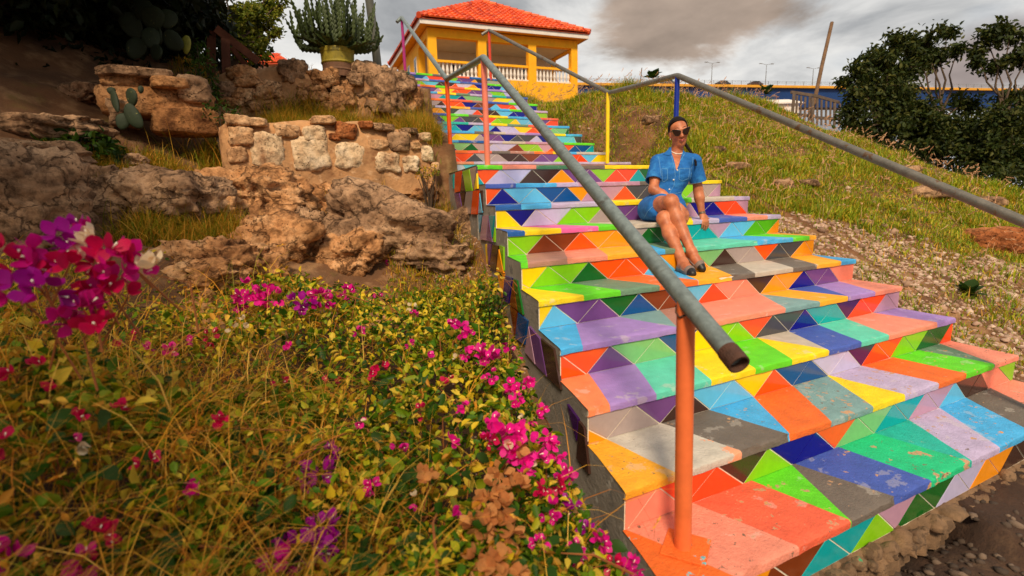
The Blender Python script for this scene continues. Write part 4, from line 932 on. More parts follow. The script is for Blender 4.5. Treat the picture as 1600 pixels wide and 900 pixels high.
plank(dep(337, 44, 6.6), dep(404, 96, 6.9), .05, 'top_plank'); plank(dep(352, 60, 6.62), dep(354, 118, 6.62), .05, 'post'); plank(dep(362, 74, 6.7), dep(392, 112, 6.95), .03, 'lower_plank'); plank(dep(330, 48, 6.65), dep(330, 118, 6.65), .05, 'post')

# ================================================================== VEGETATION
def unit(v): return v/np.maximum(np.linalg.norm(v, axis=-1, keepdims=True), 1e-9)
def leaf_geo(P, L, W, up=.4, fold=.25, droop=0., dirs=None):
    """folded diamond leaves: returns verts, tris"""
    n = len(P); d = rng.normal(size=(n, 3)) if dirs is None else dirs + rng.normal(size=(n, 3))*.35
    d[:, 2] -= droop; d = unit(d); nr = rng.normal(size=(n, 3)); nr[:, 2] += up*2.2; nr = unit(nr - d*(nr*d).sum(1, keepdims=True)); s = np.cross(d, nr)
    L = np.broadcast_to(np.asarray(L), (n,))[:, None]; Wd = np.broadcast_to(np.asarray(W), (n,))[:, None]
    V = np.stack([P, P+d*L*.30+s*Wd*.42+nr*Wd*fold*.8, P+d*L*.62+s*Wd*.40+nr*Wd*fold*.7, P+d*L-nr*L*.12, P+d*L*.62-s*Wd*.40+nr*Wd*fold*.7, P+d*L*.30-s*Wd*.42+nr*Wd*fold*.8], 1)
    F = np.array([[0, 1, 2], [0, 2, 3], [0, 3, 4], [0, 4, 5]])
    return V.reshape(-1, 3), (F[None]+np.arange(n)[:, None, None]*6).reshape(-1, 3)
def blade_geo(P, h, w_, lean, az, seg=3, curl=1.0):
    n = len(P); ts = np.linspace(0, 1, seg+1); o = np.stack([np.cos(az), np.sin(az), np.zeros(n)], 1); sd = np.stack([-np.sin(az+rng.normal(0, .6, n)), np.cos(az), np.zeros(n)], 1)
    Vs = []
    for t in ts:
        ang = lean*(t**curl); x = np.sin(ang)*t; z = np.cos(ang)*t
        c = P + o*(x*h)[:, None]; c[:, 2] += z*h
        ww = (w_*(1-t**1.5)*.5)[:, None]
        if t < 1: Vs += [c-sd*ww, c+sd*ww]
        else: Vs += [c]
    V = np.stack(Vs, 1); k = V.shape[1]; F = []
    for i in range(seg-1): a = 2*i; F += [[a, a+1, a+3], [a, a+3, a+2]]
    a = 2*(seg-1); F += [[a, a+1, a+2]]
    return V.reshape(-1, 3), (np.array(F)[None]+np.arange(n)[:, None, None]*k).reshape(-1, 3)
def plume_geo(P, h, az, lean, size):
    """seed heads on thin stalks: a bent stalk and a fuzzy spindle of small bristles"""
    V1, F1 = blade_geo(P, h, np.full(len(P), .0035), lean, az, 3, 1.4)
    n = len(P); o = np.stack([np.cos(az), np.sin(az), np.zeros(n)], 1)
    tip = P + o*(np.sin(lean)*h)[:, None]; tip[:, 2] += np.cos(lean)*h
    dr = o*np.sin(np.minimum(lean*2.0, 2.4))[:, None]; dr[:, 2] += np.cos(np.minimum(lean*2.0, 2.4))
    m = 12; t = np.tile(np.linspace(-.1, .9, m), n); idx = np.repeat(np.arange(n), m)
    B0 = tip[idx]+dr[idx]*(t*size[idx])[:, None]
    V2, F2 = leaf_geo(B0, size[idx]*.34*(1.1-np.abs(t-.4)), size[idx]*.10, 0, .1, dirs=dr[idx]*1.3)
    return V1, F1, V2, F2
def cat_geo(*gs):
    Vs, Fs, n = [], [], 0
    for V, F in gs: Vs.append(V); Fs.append(F+n); n += len(V)
    return np.concatenate(Vs), np.concatenate(Fs)
def foliage_mat(name, cols, trans=.3, rough=.6, var=.25): return mat(name, cols[0], rough, var, 2.5, island=cols, trans=trans, spec=.25)
g_ = lambda *a: [lin(c) for c in a]
m_grass = foliage_mat('hill_grass', g_((136, 154, 26), (182, 180, 38), (106, 136, 24), (216, 182, 56), (154, 166, 32), (206, 152, 54), (114, 144, 24), (168, 170, 30)))
m_plume = foliage_mat('grass_plume', g_((224, 174, 128), (206, 146, 104), (232, 190, 150), (214, 158, 110)), .35)
m_dry = foliage_mat('dry_grass_blade', g_((232, 156, 44), (246, 184, 62), (186, 112, 30), (238, 166, 48), (160, 150, 36), (250, 196, 90), (206, 126, 36)))
m_lgrass = foliage_mat('bank_grass', g_((146, 140, 24), (206, 158, 48), (112, 124, 22), (222, 170, 60), (176, 146, 34), (124, 132, 22), (228, 158, 56)))
# --- grass of the right hand slope, thinning over bare soil and gravel
def polar(n, rmin, rmax, a0, a1):
    r = np.exp(rng.uniform(math.log(rmin), math.log(rmax), n)); a = np.radians(rng.uniform(a0, a1, n))
    hx = CF.x; hy = CF.y; l = math.hypot(hx, hy); hx, hy = hx/l, hy/l
    c, s = np.cos(a), np.sin(a)
    return CP.x + r*(hx*c+hy*s), CP.y + r*(hy*c-hx*s)
def right_keep(x, y):
    q = x-stairR(y)
    bare = fbm(x*.75, y*.75, 31)*1.6+fbm(x*2.2, y*2.2, 37)*.8 - .35*sstep(2.2, 1.0, q)*sstep(-.3, .6, y)
    top = sstep(3, 5, y)
    return (q > .06) & ~(gravel_mask(x, y) & (rng.random(len(x)) < .86)) & (y > -3.4) & (y < 15) & (bare < .40+top*.3) & ~((y > 5.6) & (x < 12) & (x > 4) & (np.hypot(x-HA.x-3, y-HA.y-3) < 5))
x, y = polar(66000, 4.0, 21, -2, 47); k = right_keep(x, y); x, y = x[k], y[k]
tx = np.repeat(x, 7)+rng.normal(0, .05, len(x)*7); ty = np.repeat(y, 7)+rng.normal(0, .05, len(x)*7)
k = tx > stairR(ty)+.02; tx, ty = tx[k], ty[k]
P = np.stack([tx, ty, H(tx, ty)-.015], -1); n = len(P)
hgt = rng.uniform(.07, .20, n)*(1+.7*sstep(2.0, 4.5, ty))*np.clip(.65+fbm(tx*1.3, ty*1.3, 61)*2.2, .35, 1.6)
V, F = blade_geo(P, hgt, rng.uniform(.005, .012, n)*(1+np.hypot(tx, ty+4)*.07), rng.uniform(.2, 1.3, n), rng.uniform(0, 6.28, n))
o = mesh_np('grass', V, F, m_grass); tag(o, 'yellow green grass on the slope right of the steps', kind='stuff')
x, y = polar(7500, 4.2, 19, -2, 46); k = right_keep(x, y) & (rng.random(len(x)) < .25+.6*sstep(1.5, 4.5, y)+fbm(x, y, 71)*.9); x, y = x[k], y[k]
P = np.stack([x, y, H(x, y)], -1); n = len(P); rr_ = np.hypot(x-CP.x, y-CP.y)
a, b, c, d = plume_geo(P, rng.uniform(.20, .38, n)*(.7+.5*sstep(1.5, 4.5, y)), rng.normal(.3, 1.0, n), rng.uniform(.25, .9, n), rng.uniform(.06, .11, n)*(.8+rr_*.03))
V, F = cat_geo((a, b), (c, d)); o = mesh_np('grass_plumes', V, F, m_plume); tag(o, 'pinkish seed heads nodding over the hill grass', kind='stuff')
# --- left bank: strips of dry and green grass on the terraces and between the rocks
def left_pts(n, boxes):
    xs, ys = [], []
    for (x0, x1, y0, y1, w_) in boxes: m_ = int(n*w_); xs.append(rng.uniform(x0, x1, m_)); ys.append(rng.uniform(y0, y1, m_))
    x = np.concatenate(xs); y = np.concatenate(ys); k = x < stairL(y)-.04; return x[k], y[k]
x, y = left_pts(7600, [(-2.2, .5, 1.86, 2.5, .34), (-2.2, .6, 1.95, 3.2, .30), (-2.6, 1.0, 3.45, 5.2, .12), (-.5, .5, 1.1, 1.58, .06), (-3.2, -1.9, .75, 1.7, .16), (-1.2, .1, .3, 1.4, .08), (-2.6, -1.9, -.1, .5, .10), (-.9, -.15, -1.2, 0, .06)])
k = fbm(x*1.6, y*1.6, 81) < .12; x, y = x[k], y[k]
tx = np.repeat(x, 8)+rng.normal(0, .045, len(x)*8); ty = np.repeat(y, 8)+rng.normal(0, .045, len(x)*8); k = (tx < stairL(ty)-.03); tx, ty = tx[k], ty[k]
P = np.stack([tx, ty, H(tx, ty)-.01], -1); n = len(P)
V, F = blade_geo(P, rng.uniform(.08, .24, n)*np.clip(.8+fbm(tx*2, ty*2, 91)*2, .4, 1.5)*np.where((ty > 1.8) & (ty < 2.6), 1.45, 1), rng.uniform(.004, .009, n), rng.uniform(.2, 1.5, n), rng.uniform(0, 6.28, n))
o = mesh_np('grass', V, F, m_lgrass); tag(o, 'tawny and green grass on the ledges of the rocky bank', kind='stuff')
def tuft(px_, py_, w_px, h_px, n, label, m=None, lift=0):
    p, D = hit(px_, py_); k_ = D/800
    P = np.array(p)+rng.normal(0, 1, (n, 3))*np.array([w_px*k_*.28, w_px*k_*.2, 0]); P[:, 2] = np.clip(H(P[:, 0], P[:, 1]), p.z-.10, p.z+.10)+lift
    V, F = blade_geo(P, rng.uniform(.5, 1.2, n)*h_px*k_, rng.uniform(.004, .008, n), rng.uniform(.2, 1.7, n), rng.uniform(0, 6.28, n), 4)
    o = mesh_np('grass_tuft', V-np.array(p), F, m or m_lgrass); o.location = p; tag(o, label, 'grass tuft'); return o
tuft(235, 372, 110, 60, 240, 'green arching grass tuft under the hollowed boulder'); tuft(345, 372, 130, 60, 260, 'olive grass tuft right of the hollowed boulder, above the rubble')
tuft(332, 262, 90, 70, 220, 'green grass clump at the left foot of the lower garden wall'); tuft(685, 412, 70, 76, 150, 'wispy grass clump on the dirt near the striped stair flank')
tuft(668, 326, 80, 46, 200, 'grass patch below the right end of the lower garden wall'); tuft(560, 292, 110, 34, 170, 'low dry grass along the foot of the lower wall'); tuft(650, 182, 70, 40, 160, 'green grass beside the split boulder at the upper steps')
for i, (a, b) in enumerate(((395, 186), (440, 182), (485, 178), (530, 176), (575, 172), (615, 180))): tuft(a, b, 70, 46, 150, ('tawny grass tuft on the terrace, leftmost in the row above the lower wall', 'tawny grass tuft above the lower wall, second from the left', 'dry grass tuft above the tallest pale wall stone', 'dry grass tuft above the small red wall stones', 'green tipped grass tuft left of the split boulder', 'grass tuft at the foot of the split boulder')[i])
tuft(90, 330, 60, 40, 90, 'thin dry grass in the dark gully')
# --- trees
m_bark = mat('bark', lin((84, 66, 50)), .95, .35, 9, .6, 25)
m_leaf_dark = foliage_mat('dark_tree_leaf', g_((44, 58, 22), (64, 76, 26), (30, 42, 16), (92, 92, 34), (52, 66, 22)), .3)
m_leaf_shade = foliage_mat('shade_darkened_leaf', g_((22, 32, 14), (32, 44, 18), (14, 22, 10), (44, 54, 22)), .2)  # near-black leaves: gloom of the left bank put into the colour
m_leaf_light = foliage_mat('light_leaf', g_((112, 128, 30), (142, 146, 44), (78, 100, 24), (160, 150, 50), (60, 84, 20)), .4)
def limb_path(a, b, sag, n=5):
    a, b = Vector(a), Vector(b); o = []
    for i in range(n+1):
        t = i/n; p = a.lerp(b, t); p += Vector((random.uniform(-1, 1), random.uniform(-1, 1), 0))*sag*(math.sin(t*math.pi)); p.z += sag*.8*math.sin(t*math.pi); o.append(p)
    return o
def tree(name, base, clumps, label, cat_, leafm, nleaf, lsize, trunk_r, fork=.35, group=None, twig=.012, squash=.8, sparse=1.0):
    """clumps = [(point, radius)] world points of leafy clumps; limbs run from the fork out to each"""
    base = Vector(base); t = empty(name, base, label, cat_, group)
    cen = sum((Vector(c) for c, r in clumps), Vector())/len(clumps); top = max(c[2] for c, r in clumps)
    fk = base.lerp(Vector((cen.x, cen.y, top)), fork); tb = MB()
    tp = limb_path(base-Vector((0, 0, .2)), fk, trunk_r*1.2, 5); tb.tube(tp, [trunk_r*(1.25-.5*i/5) for i in range(6)], 9); lc = lambda mb: local(mb, base)
    lc(tb).build('trunk', m_bark, t, smooth=True)
    lb = MB(); pts = []; sizes = []
    for c, r in clumps:
        c = Vector(c); lp = limb_path(fk, c, (c-fk).length*.05, 5); lb.tube(lp, [max(twig, trunk_r*.55*(1-.8*i/5)) for i in range(6)], 6)
        m_ = max(4, int(nleaf*r*r)); tw = max(3, int(7*r/.5))
        for _ in range(tw):
            e = c+Vector(np.array(unit(rng.normal(size=3)))*r*rng.uniform(.6, 1.05))*1.0; e.z = c.z+(e.z-c.z)*squash
            lb.tube([lp[-2].lerp(c, .5), c.lerp(e, .5)+Vector((0, 0, r*.1)), e], [twig*.8, twig*.6, twig*.3], 4)
            k_ = int(m_/tw)
            q = np.array(c)+(np.array(e)-np.array(c))*rng.uniform(.25, 1.12, (k_, 1))+rng.normal(0, r*.20*sparse, (k_, 3)); pts.append(q)
    lc(lb).build('limbs', m_bark, t, smooth=True)
    P = np.concatenate(pts); n = len(P); Ls = lsize*rng.uniform(.6, 1.3, n)
    V, F = leaf_geo(P, Ls, Ls*.55, .5, .25, .35); o = mesh_np('crown', V-np.array(base), F, leafm, t); return t
def clp(l): return [(dep(a, b, D), r*D/800) for a, b, D, r in l]
b1, _ = hit(1352, 252); 
tree('tree', dep(1372, 262, 12.6), clp([(1335, 118, 12.5, 26), (1360, 92, 12.7, 30), (1400, 74, 12.9, 30), (1330, 160, 12.4, 34), (1372, 140, 12.5, 40), (1410, 118, 12.8, 38), (1345, 205, 12.2, 38), (1400, 150, 12.6, 36), (1385, 100, 12.8, 26), (1390, 190, 12.4, 42), (1325, 128, 12.6, 18), (1430, 95, 13, 22), (1380, 235, 12.2, 36)]),
     'dark bushy tree nearest the slatted fence, leftmost of the group on the right', 'tree', m_leaf_dark, 3100, .12, .058)
tree('tree', dep(1470, 268, 13.2), clp([(1448, 62, 13.2, 22), (1478, 48, 13.4, 18), (1500, 78, 13.2, 18), (1430, 80, 13.2, 14), (1420, 175, 13, 44), (1462, 215, 12.8, 46), (1500, 200, 13, 40), (1440, 238, 12.6, 40), (1520, 235, 12.8, 40), (1462, 92, 13.3, 26), (1425, 110, 13.2, 20), (1510, 160, 13.2, 26), (1440, 195, 12.8, 36)]),
     'taller dark tree with an open crown in the middle of the group on the right', 'tree', m_leaf_dark, 3100, .12, .062)
tree('tree', dep(1562, 275, 12.4), clp([(1542, 58, 12.4, 26), (1578, 50, 12.2, 24), (1522, 92, 12.5, 22), (1562, 98, 12.4, 24), (1600, 84, 12.2, 26), (1548, 205, 12.2, 44), (1590, 200, 12.2, 44), (1530, 245, 12, 38), (1590, 255, 11.8, 44), (1640, 170, 12, 50), (1630, 80, 12.2, 40), (1580, 150, 12.3, 22), (1660, 240, 11.8, 50)]),
     'dark tree cut off by the right edge of the picture', 'tree', m_leaf_dark, 3100, .12, .062)
# the big shade tree over the left bank; unseen clumps added to darken it
shade = [(-60, 10, 5.4, 90), (40, -30, 5.2, 90), (60, 30, 6.0, 60), (130, -20, 5.6, 80), (150, 40, 6.6, 50), (230, -10, 6.0, 80), (250, 50, 6.8, 50), (300, 10, 6.6, 56), (-120, 90, 5.0, 90), (20, 80, 6.2, 70), (-20, 140, 6.0, 60), (100, 78, 6.8, 50), (200, 62, 7.0, 46), (330, 40, 7.0, 36),
         (180, -120, 5.0, 110), (40, -160, 4.6, 120), (330, -90, 5.6, 80), (-120, -120, 4.6, 130), (-260, 40, 4.4, 130), (-200, -280, 3.8, 170), (40, -330, 3.8, 150), (230, -260, 4.4, 130), (-380, -80, 3.8, 150), (-300, 200, 4.2, 110)]
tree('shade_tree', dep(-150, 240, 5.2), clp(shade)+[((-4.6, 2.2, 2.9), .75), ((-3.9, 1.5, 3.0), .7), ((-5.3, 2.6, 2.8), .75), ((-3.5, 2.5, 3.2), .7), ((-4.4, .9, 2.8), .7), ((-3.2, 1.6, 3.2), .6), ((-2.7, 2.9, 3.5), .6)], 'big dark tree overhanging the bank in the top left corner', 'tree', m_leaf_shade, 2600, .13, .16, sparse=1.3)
# unseen second tree added left of and behind the camera to cast shade
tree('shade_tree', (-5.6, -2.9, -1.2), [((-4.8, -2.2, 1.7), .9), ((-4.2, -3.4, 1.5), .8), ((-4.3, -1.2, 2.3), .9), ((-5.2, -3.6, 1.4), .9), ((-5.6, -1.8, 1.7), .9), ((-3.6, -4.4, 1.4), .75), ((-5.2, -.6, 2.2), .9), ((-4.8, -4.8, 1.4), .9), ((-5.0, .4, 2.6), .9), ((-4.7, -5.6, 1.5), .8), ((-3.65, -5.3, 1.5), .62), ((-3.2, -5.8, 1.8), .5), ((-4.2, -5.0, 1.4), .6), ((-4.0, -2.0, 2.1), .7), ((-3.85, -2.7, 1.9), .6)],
     'unseen low tree added outside the left edge to shade the bougainvillea and the bank', 'tree', m_leaf_shade, 1150, .12, .12, sparse=1.2)
# hanging light shrub by the plank railing
hang = [(360, 20, 7.4, 26), (392, 10, 7.5, 30), (420, -6, 7.6, 26), (372, 50, 7.4, 22), (400, 44, 7.5, 24), (424, 30, 7.6, 18), (350, -10, 7.3, 30), (408, 68, 7.5, 16), (380, 76, 7.4, 14), (430, 56, 7.6, 12), (444, 4, 7.7, 14), (395, 92, 7.5, 10), (416, 84, 7.5, 9)]
tree('shrub', dep(356, 110, 7.5), clp(hang), 'light green shrub with drooping twigs above the plank railing', 'shrub', m_leaf_light, 11000, .06, .05, squash=1.3, twig=.006)
# dark shrubs under the shade tree
def shrub(px_, py_, D, w_px, h_px, n, lsize, m, label, name='shrub', droop=.2):
    p = dep(px_, py_, D); k_ = D/800; b = Vector((p.x, p.y, Hf(p.x, p.y)))
    t = empty(name, b, label, name)
    P = np.array(p)+unit(rng.normal(size=(n, 3)))*rng.uniform(.3, 1, (n, 1))**.5*np.array([w_px*k_*.5, w_px*k_*.4, h_px*k_*.5])
    V, F = leaf_geo(P, lsize*rng.uniform(.6, 1.3, n), lsize*.5*rng.uniform(.7, 1.2, n), .6, .25, droop); mesh_np('foliage', V-np.array(b), F, m, t)
    mb = MB()
    for _ in range(14):
        e = Vector(P[rng.integers(n)]); mb.tube([b-Vector((0, 0, .05)), b.lerp(e, .5)+Vector((random.uniform(-.04, .04), 0, .05)), e], [.008, .006, .003], 4)
    local(mb, b).build('stems', m_bark, t); return t
m_weed = foliage_mat('weed_leaf', g_((48, 78, 20), (70, 98, 24), (36, 60, 16), (92, 112, 30)), .3)
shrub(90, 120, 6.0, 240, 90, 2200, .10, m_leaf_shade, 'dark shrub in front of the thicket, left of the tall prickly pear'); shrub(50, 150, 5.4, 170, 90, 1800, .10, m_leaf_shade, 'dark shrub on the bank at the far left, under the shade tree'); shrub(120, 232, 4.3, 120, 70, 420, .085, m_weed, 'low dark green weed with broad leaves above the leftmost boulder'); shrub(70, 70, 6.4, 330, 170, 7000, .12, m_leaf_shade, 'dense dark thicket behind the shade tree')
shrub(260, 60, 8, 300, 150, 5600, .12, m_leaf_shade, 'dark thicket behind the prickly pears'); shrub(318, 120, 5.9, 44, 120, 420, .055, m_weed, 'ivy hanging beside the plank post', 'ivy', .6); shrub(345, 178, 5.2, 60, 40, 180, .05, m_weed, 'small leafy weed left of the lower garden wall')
shrub(770, 478, 3.25, 44, 36, 160, .035, m_weed, 'small green weed growing at the foot of the striped flank'); shrub(668, 270, 5.6, 40, 26, 120, .04, m_lgrass, 'dry herb at the end of the lower garden wall')
shrub(1505, 470, 5.2, 130, 26, 700, .03, m_weed, 'creeping green weed on the gravel'); shrub(1560, 505, 4.9, 90, 30, 420, .03, m_weed, 'second creeping weed, near the right edge'); shrub(1510, 222, 13.4, 200, 90, 3600, .10, m_leaf_dark, 'dark scrub filling in behind the trunks of the trees on the right'); shrub(1400, 290, 12, 200, 60, 2600, .12, m_leaf_dark, 'dark undergrowth at the foot of the trees on the right'); shrub(1560, 290, 11.6, 220, 70, 2600, .12, m_leaf_dark, 'undergrowth by the right edge under the trees')
shrub(1575, 745, 2.9, 70, 50, 240, .035, m_weed, 'dark little weed in the soil below the lowest step'); shrub(1340, 440, 5.2, 50, 18, 160, .03, m_lgrass, 'dry creeping herb on the gravel beside the steps')
def big_leaf(mb, base, d, L, W, droop=.3, m=0, curl=.15, rows=5):
    d = Vector(d).normalized(); s = d.cross(Vector((0, 0, 1))); s = s.normalized() if s.length > .05 else Vector((1, 0, 0)); nn = s.cross(d); n0 = len(mb.v)
    for i in range(rows+1):
        t = i/rows; c = Vector(base)+d*L*t-Vector((0, 0, 1))*droop*L*t*t; w_ = W*math.sin(math.pi*min(1, .08+t*.92))**.8*.5
        if i == rows: w_ = .002
        mb.v += [tuple(c-s*w_+nn*curl*w_), tuple(c), tuple(c+s*w_+nn*curl*w_)]
        if i:
            for j in range(2): a = n0+(i-1)*3+j; mb.f.append((a, a+1, a+4, a+3)); mb.m.append(m)
def broad_plant(p, n, L, W, label, m, spread=.9, stem=0.0, cat_='plant', name='broadleaf_plant'):
    p = Vector(p); t = empty(name, p, label, cat_)
    mb = MB(); mb.tube([(0, 0, -.03), (0, 0, stem+L*.3)], [L*.05, L*.03], 6); mb.build('stem', m_bark if stem else m_weed, t)
    for i in range(n):
        a = i*2.4; e = .25+.75*(i/n); mb = MB(); big_leaf(mb, (0, 0, stem+L*.25*(1-e)), (math.cos(a)*spread*(.4+e*.6), math.sin(a)*spread*(.4+e*.6), 1.15-e*.9), L*random.uniform(.8, 1.1), W, .25); mb.build('leaf', m, t, smooth=True)
    return t
p, D = hit(1512, 462); broad_plant(p, 11, .17, .11, 'green broad-leaved plant standing alone on the gravel', m_weed)
broad_plant(dep(1195, 176, 16.5), 9, .42, .26, 'thin young papaya-like plant left of the slatted fence', m_weed, stem=.55, cat_='plant'); broad_plant(dep(1020, 150, 11), 10, .26, .2, 'small leafy sapling on the crest between house and blue post', m_weed, stem=.35)
mb = MB(); a_ = dep(999, 136, 10.5); b_ = dep(1003, 106, 10.5); mb.tube([(0, 0, -.1), tuple(b_-a_)], [.012, .009], 6); o = mb.build('stick', m_wood2); o.location = a_; tag(o, 'thin upright stick in the grass right of the house', 'stick')
# --- prickly pears
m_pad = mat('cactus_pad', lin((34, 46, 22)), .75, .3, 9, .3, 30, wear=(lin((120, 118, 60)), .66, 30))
m_pady = mat('cactus_pad_painted_sun', lin((140, 140, 50)), .6, .2, 12, .15, 40)  # lit copy of the pad, sunlight put into its colour
def prickly(base, pads, label):
    t = empty('prickly_pear', base, label, 'cactus')
    for (a, b, D, w_, h_, rot, mm) in pads:
        c = dep(a, b, D)-Vector(base); k_ = D/800; V, F = ico(3); n = np.array(V)*np.array([w_*k_*.5, .016+w_*k_*.05, h_*k_*.5]); 
        n[:, 0] *= 1+.18*V[:, 2]; R = np.array((Matrix.Rotation(yawR+random.uniform(-.5, .5), 3, 'Z')@Matrix.Rotation(rot, 3, 'Y')@Matrix.Rotation(random.uniform(-.2, .2), 3, 'X')))
        mesh_np('pad', n@R.T+np.array(c), F, mm, t, smooth=True)
    return t
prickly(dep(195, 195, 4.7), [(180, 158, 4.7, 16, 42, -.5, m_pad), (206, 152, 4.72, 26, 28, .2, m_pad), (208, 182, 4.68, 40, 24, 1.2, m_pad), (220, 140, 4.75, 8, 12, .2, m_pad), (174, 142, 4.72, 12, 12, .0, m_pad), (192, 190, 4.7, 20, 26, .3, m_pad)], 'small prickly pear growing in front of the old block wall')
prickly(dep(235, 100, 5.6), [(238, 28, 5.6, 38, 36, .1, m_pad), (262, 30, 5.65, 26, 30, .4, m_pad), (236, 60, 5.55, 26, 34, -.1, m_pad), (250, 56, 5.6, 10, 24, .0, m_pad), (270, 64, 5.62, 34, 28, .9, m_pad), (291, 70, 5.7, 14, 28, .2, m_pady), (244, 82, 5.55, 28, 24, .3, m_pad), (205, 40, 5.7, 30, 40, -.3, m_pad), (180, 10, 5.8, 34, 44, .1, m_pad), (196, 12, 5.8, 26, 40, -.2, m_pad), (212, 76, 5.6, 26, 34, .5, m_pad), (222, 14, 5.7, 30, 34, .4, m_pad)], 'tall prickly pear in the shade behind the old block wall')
# --- candelabra cactus in a painted drum
m_cac = mat('candelabra_cactus', lin((58, 72, 22)), .6, .35, 9, .2, 40)
pc = dep(528, 96, 7.0); kk = 7.0/800
pot = empty('plant_pot', (pc.x, pc.y, pc.z-18*kk-.06), 'round pot painted yellow green over rusty brown, standing on the upper wall', 'plant pot')
def ringmesh(prof, seg=28):
    m_ = MB()
    for (z0, r0), (z1, r1) in zip(prof[:-1], prof[1:]):
        for i in range(seg):
            a, b = 2*math.pi*i/seg, 2*math.pi*(i+1)/seg; m_.quad((r0*math.cos(a), r0*math.sin(a), z0), (r0*math.cos(b), r0*math.sin(b), z0), (r1*math.cos(b), r1*math.sin(b), z1), (r1*math.cos(a), r1*math.sin(a), z1))
    return m_
pr_ = 25*kk; ph = 42*kk
ringmesh([(0, pr_*.9), (ph*.2, pr_*.93), (ph*.24, pr_*.97), (ph*.30, pr_*.94), (ph*.46, pr_*.96)]).build('lower_band', mat('rusty_drum', lin((120, 84, 60)), .8, .35, 9, .3, 30), pot, smooth=True, angle=30)
ringmesh([(ph*.46, pr_*.97), (ph*.50, pr_*1.02), (ph*.56, pr_*.98), (ph*.82, pr_), (ph*.86, pr_*1.03), (ph*.97, pr_*1.04), (ph, pr_*1.03), (ph, pr_*.93), (ph*.85, pr_*.9), (ph*.84, .01)]).build('upper_band', mat('yellow_green_paint', lin((150, 132, 34)), .7, .28, 9, .1, 30, wear=(lin((110, 100, 40)), .6, 6)), pot, smooth=True, angle=30)
base = Vector((pc.x, pc.y, pot.location.z+ph*.84)); cac = empty('cactus', base, 'candelabra cactus with many upright scalloped arms in the painted pot', 'cactus')
def arm(pts, r):
    m_ = MB(); n_ = int(sum((Vector(a)-Vector(b)).length for a, b in zip(pts[:-1], pts[1:]))/.030)+2; pts = [Vector(p) for p in pts]
    acc = [0]; [acc.append(acc[-1]+(b-a).length) for a, b in zip(pts[:-1], pts[1:])]
    tw_ = random.uniform(0, 2)
    for i in range(n_+1):
        s = acc[-1]*i/n_; j = max(0, min(len(pts)-2, next((q for q in range(len(acc)-1) if acc[q+1] >= s), len(pts)-2))); f = (s-acc[j])/max(1e-6, acc[j+1]-acc[j]); c = pts[j].lerp(pts[j+1], f); d = (pts[j+1]-pts[j]).normalized()
        u_ = d.orthogonal().normalized(); u_ = (Vector((1, 0, 0))-d*d.x).normalized(); v_ = d.cross(u_); sc_ = (1.15 if i % 2 else .5)*(1 if i < n_-1 else .45)*(.6 if i == 0 else 1)
        for q in range(6): a = tw_+math.pi*q/3; rr2 = r*(sc_*1.25 if q % 2 == 0 else .42); m_.v.append(tuple(c+(u_*math.cos(a)+v_*math.sin(a))*rr2))
        if i:
            for q in range(6): a0 = (i-1)*6+q; a1 = (i-1)*6+(q+1) % 6; m_.f.append((a0, a1, a1+6, a0+6)); m_.m.append(0)
    m_.f.append(tuple(range(len(m_.v)-6, len(m_.v)))); m_.m.append(0)
    return m_
random.seed(5)
FX = FR_XZ
BX = Vector((-FX.y, FX.x, 0))
for i in range(104):
    a_ = random.uniform(0, 6.28); rad_ = math.sqrt(random.random()); ox2 = math.cos(a_)*rad_; oy2 = math.sin(a_)*rad_
    ex = ox2*58*kk; ey = oy2*.42; topz = (112-abs(ox2)*52+random.uniform(-34, 8))*kk
    e0 = FX*ox2*.35*pr_+BX*oy2*.35*pr_; out_ = FX*ex+BX*ey
    zb = random.uniform(.12, .5)*topz
    j0 = e0+out_*.30+Vector((0, 0, zb*.5)); j1 = e0+out_*.92+Vector((0, 0, zb)); j2 = e0+out_+Vector((0, 0, zb+(topz-zb)*.4)); j3 = e0+out_*1.04+Vector((random.uniform(-.08, .08), random.uniform(-.05, .05), max(zb+.08, topz*random.uniform(.7, 1.05))))
    arm([e0, j0, j1, j2, j3], random.uniform(.017, .027)).build('arm', m_cac, cac)
# ================================================================== BOUGAINVILLEA BANK
m_bleaf = foliage_mat('variegated_leaf', g_((74, 116, 16), (118, 150, 20), (188, 184, 34), (240, 204, 46), (48, 82, 12), (140, 152, 26), (236, 204, 70), (84, 118, 18)), .4, .5)
m_bleaf2 = foliage_mat('dull_leaf', g_((226, 166, 48), (200, 132, 40), (240, 190, 70), (150, 140, 30), (110, 112, 24), (232, 150, 46)), .35)
m_twig = mat('orange_twig', lin((150, 84, 36)), .8, .3, 12)
BR = dict(m=foliage_mat('magenta_bract', g_((214, 10, 130), (190, 4, 112), (232, 24, 150), (170, 6, 96)), .28, .5, .12), p=foliage_mat('hot_pink_bract', g_((238, 20, 150), (248, 40, 166), (220, 10, 128), (240, 60, 160)), .28, .5, .12),
          r=foliage_mat('crimson_bract', g_((184, 6, 62), (206, 14, 80), (160, 4, 50)), .28, .5, .12), w=foliage_mat('cream_bract', g_((236, 214, 184), (244, 222, 190), (240, 200, 110)), .4, .6, .12),
          d=foliage_mat('dried_bract', g_((206, 136, 78), (188, 112, 60), (222, 160, 96), (170, 92, 50)), .35, .8, .2), u=foliage_mat('purple_bract', g_((150, 8, 130), (176, 14, 150), (128, 6, 100)), .28, .5, .12))
m_wtube = mat('white_floret', lin((248, 240, 214)), .6, 0)
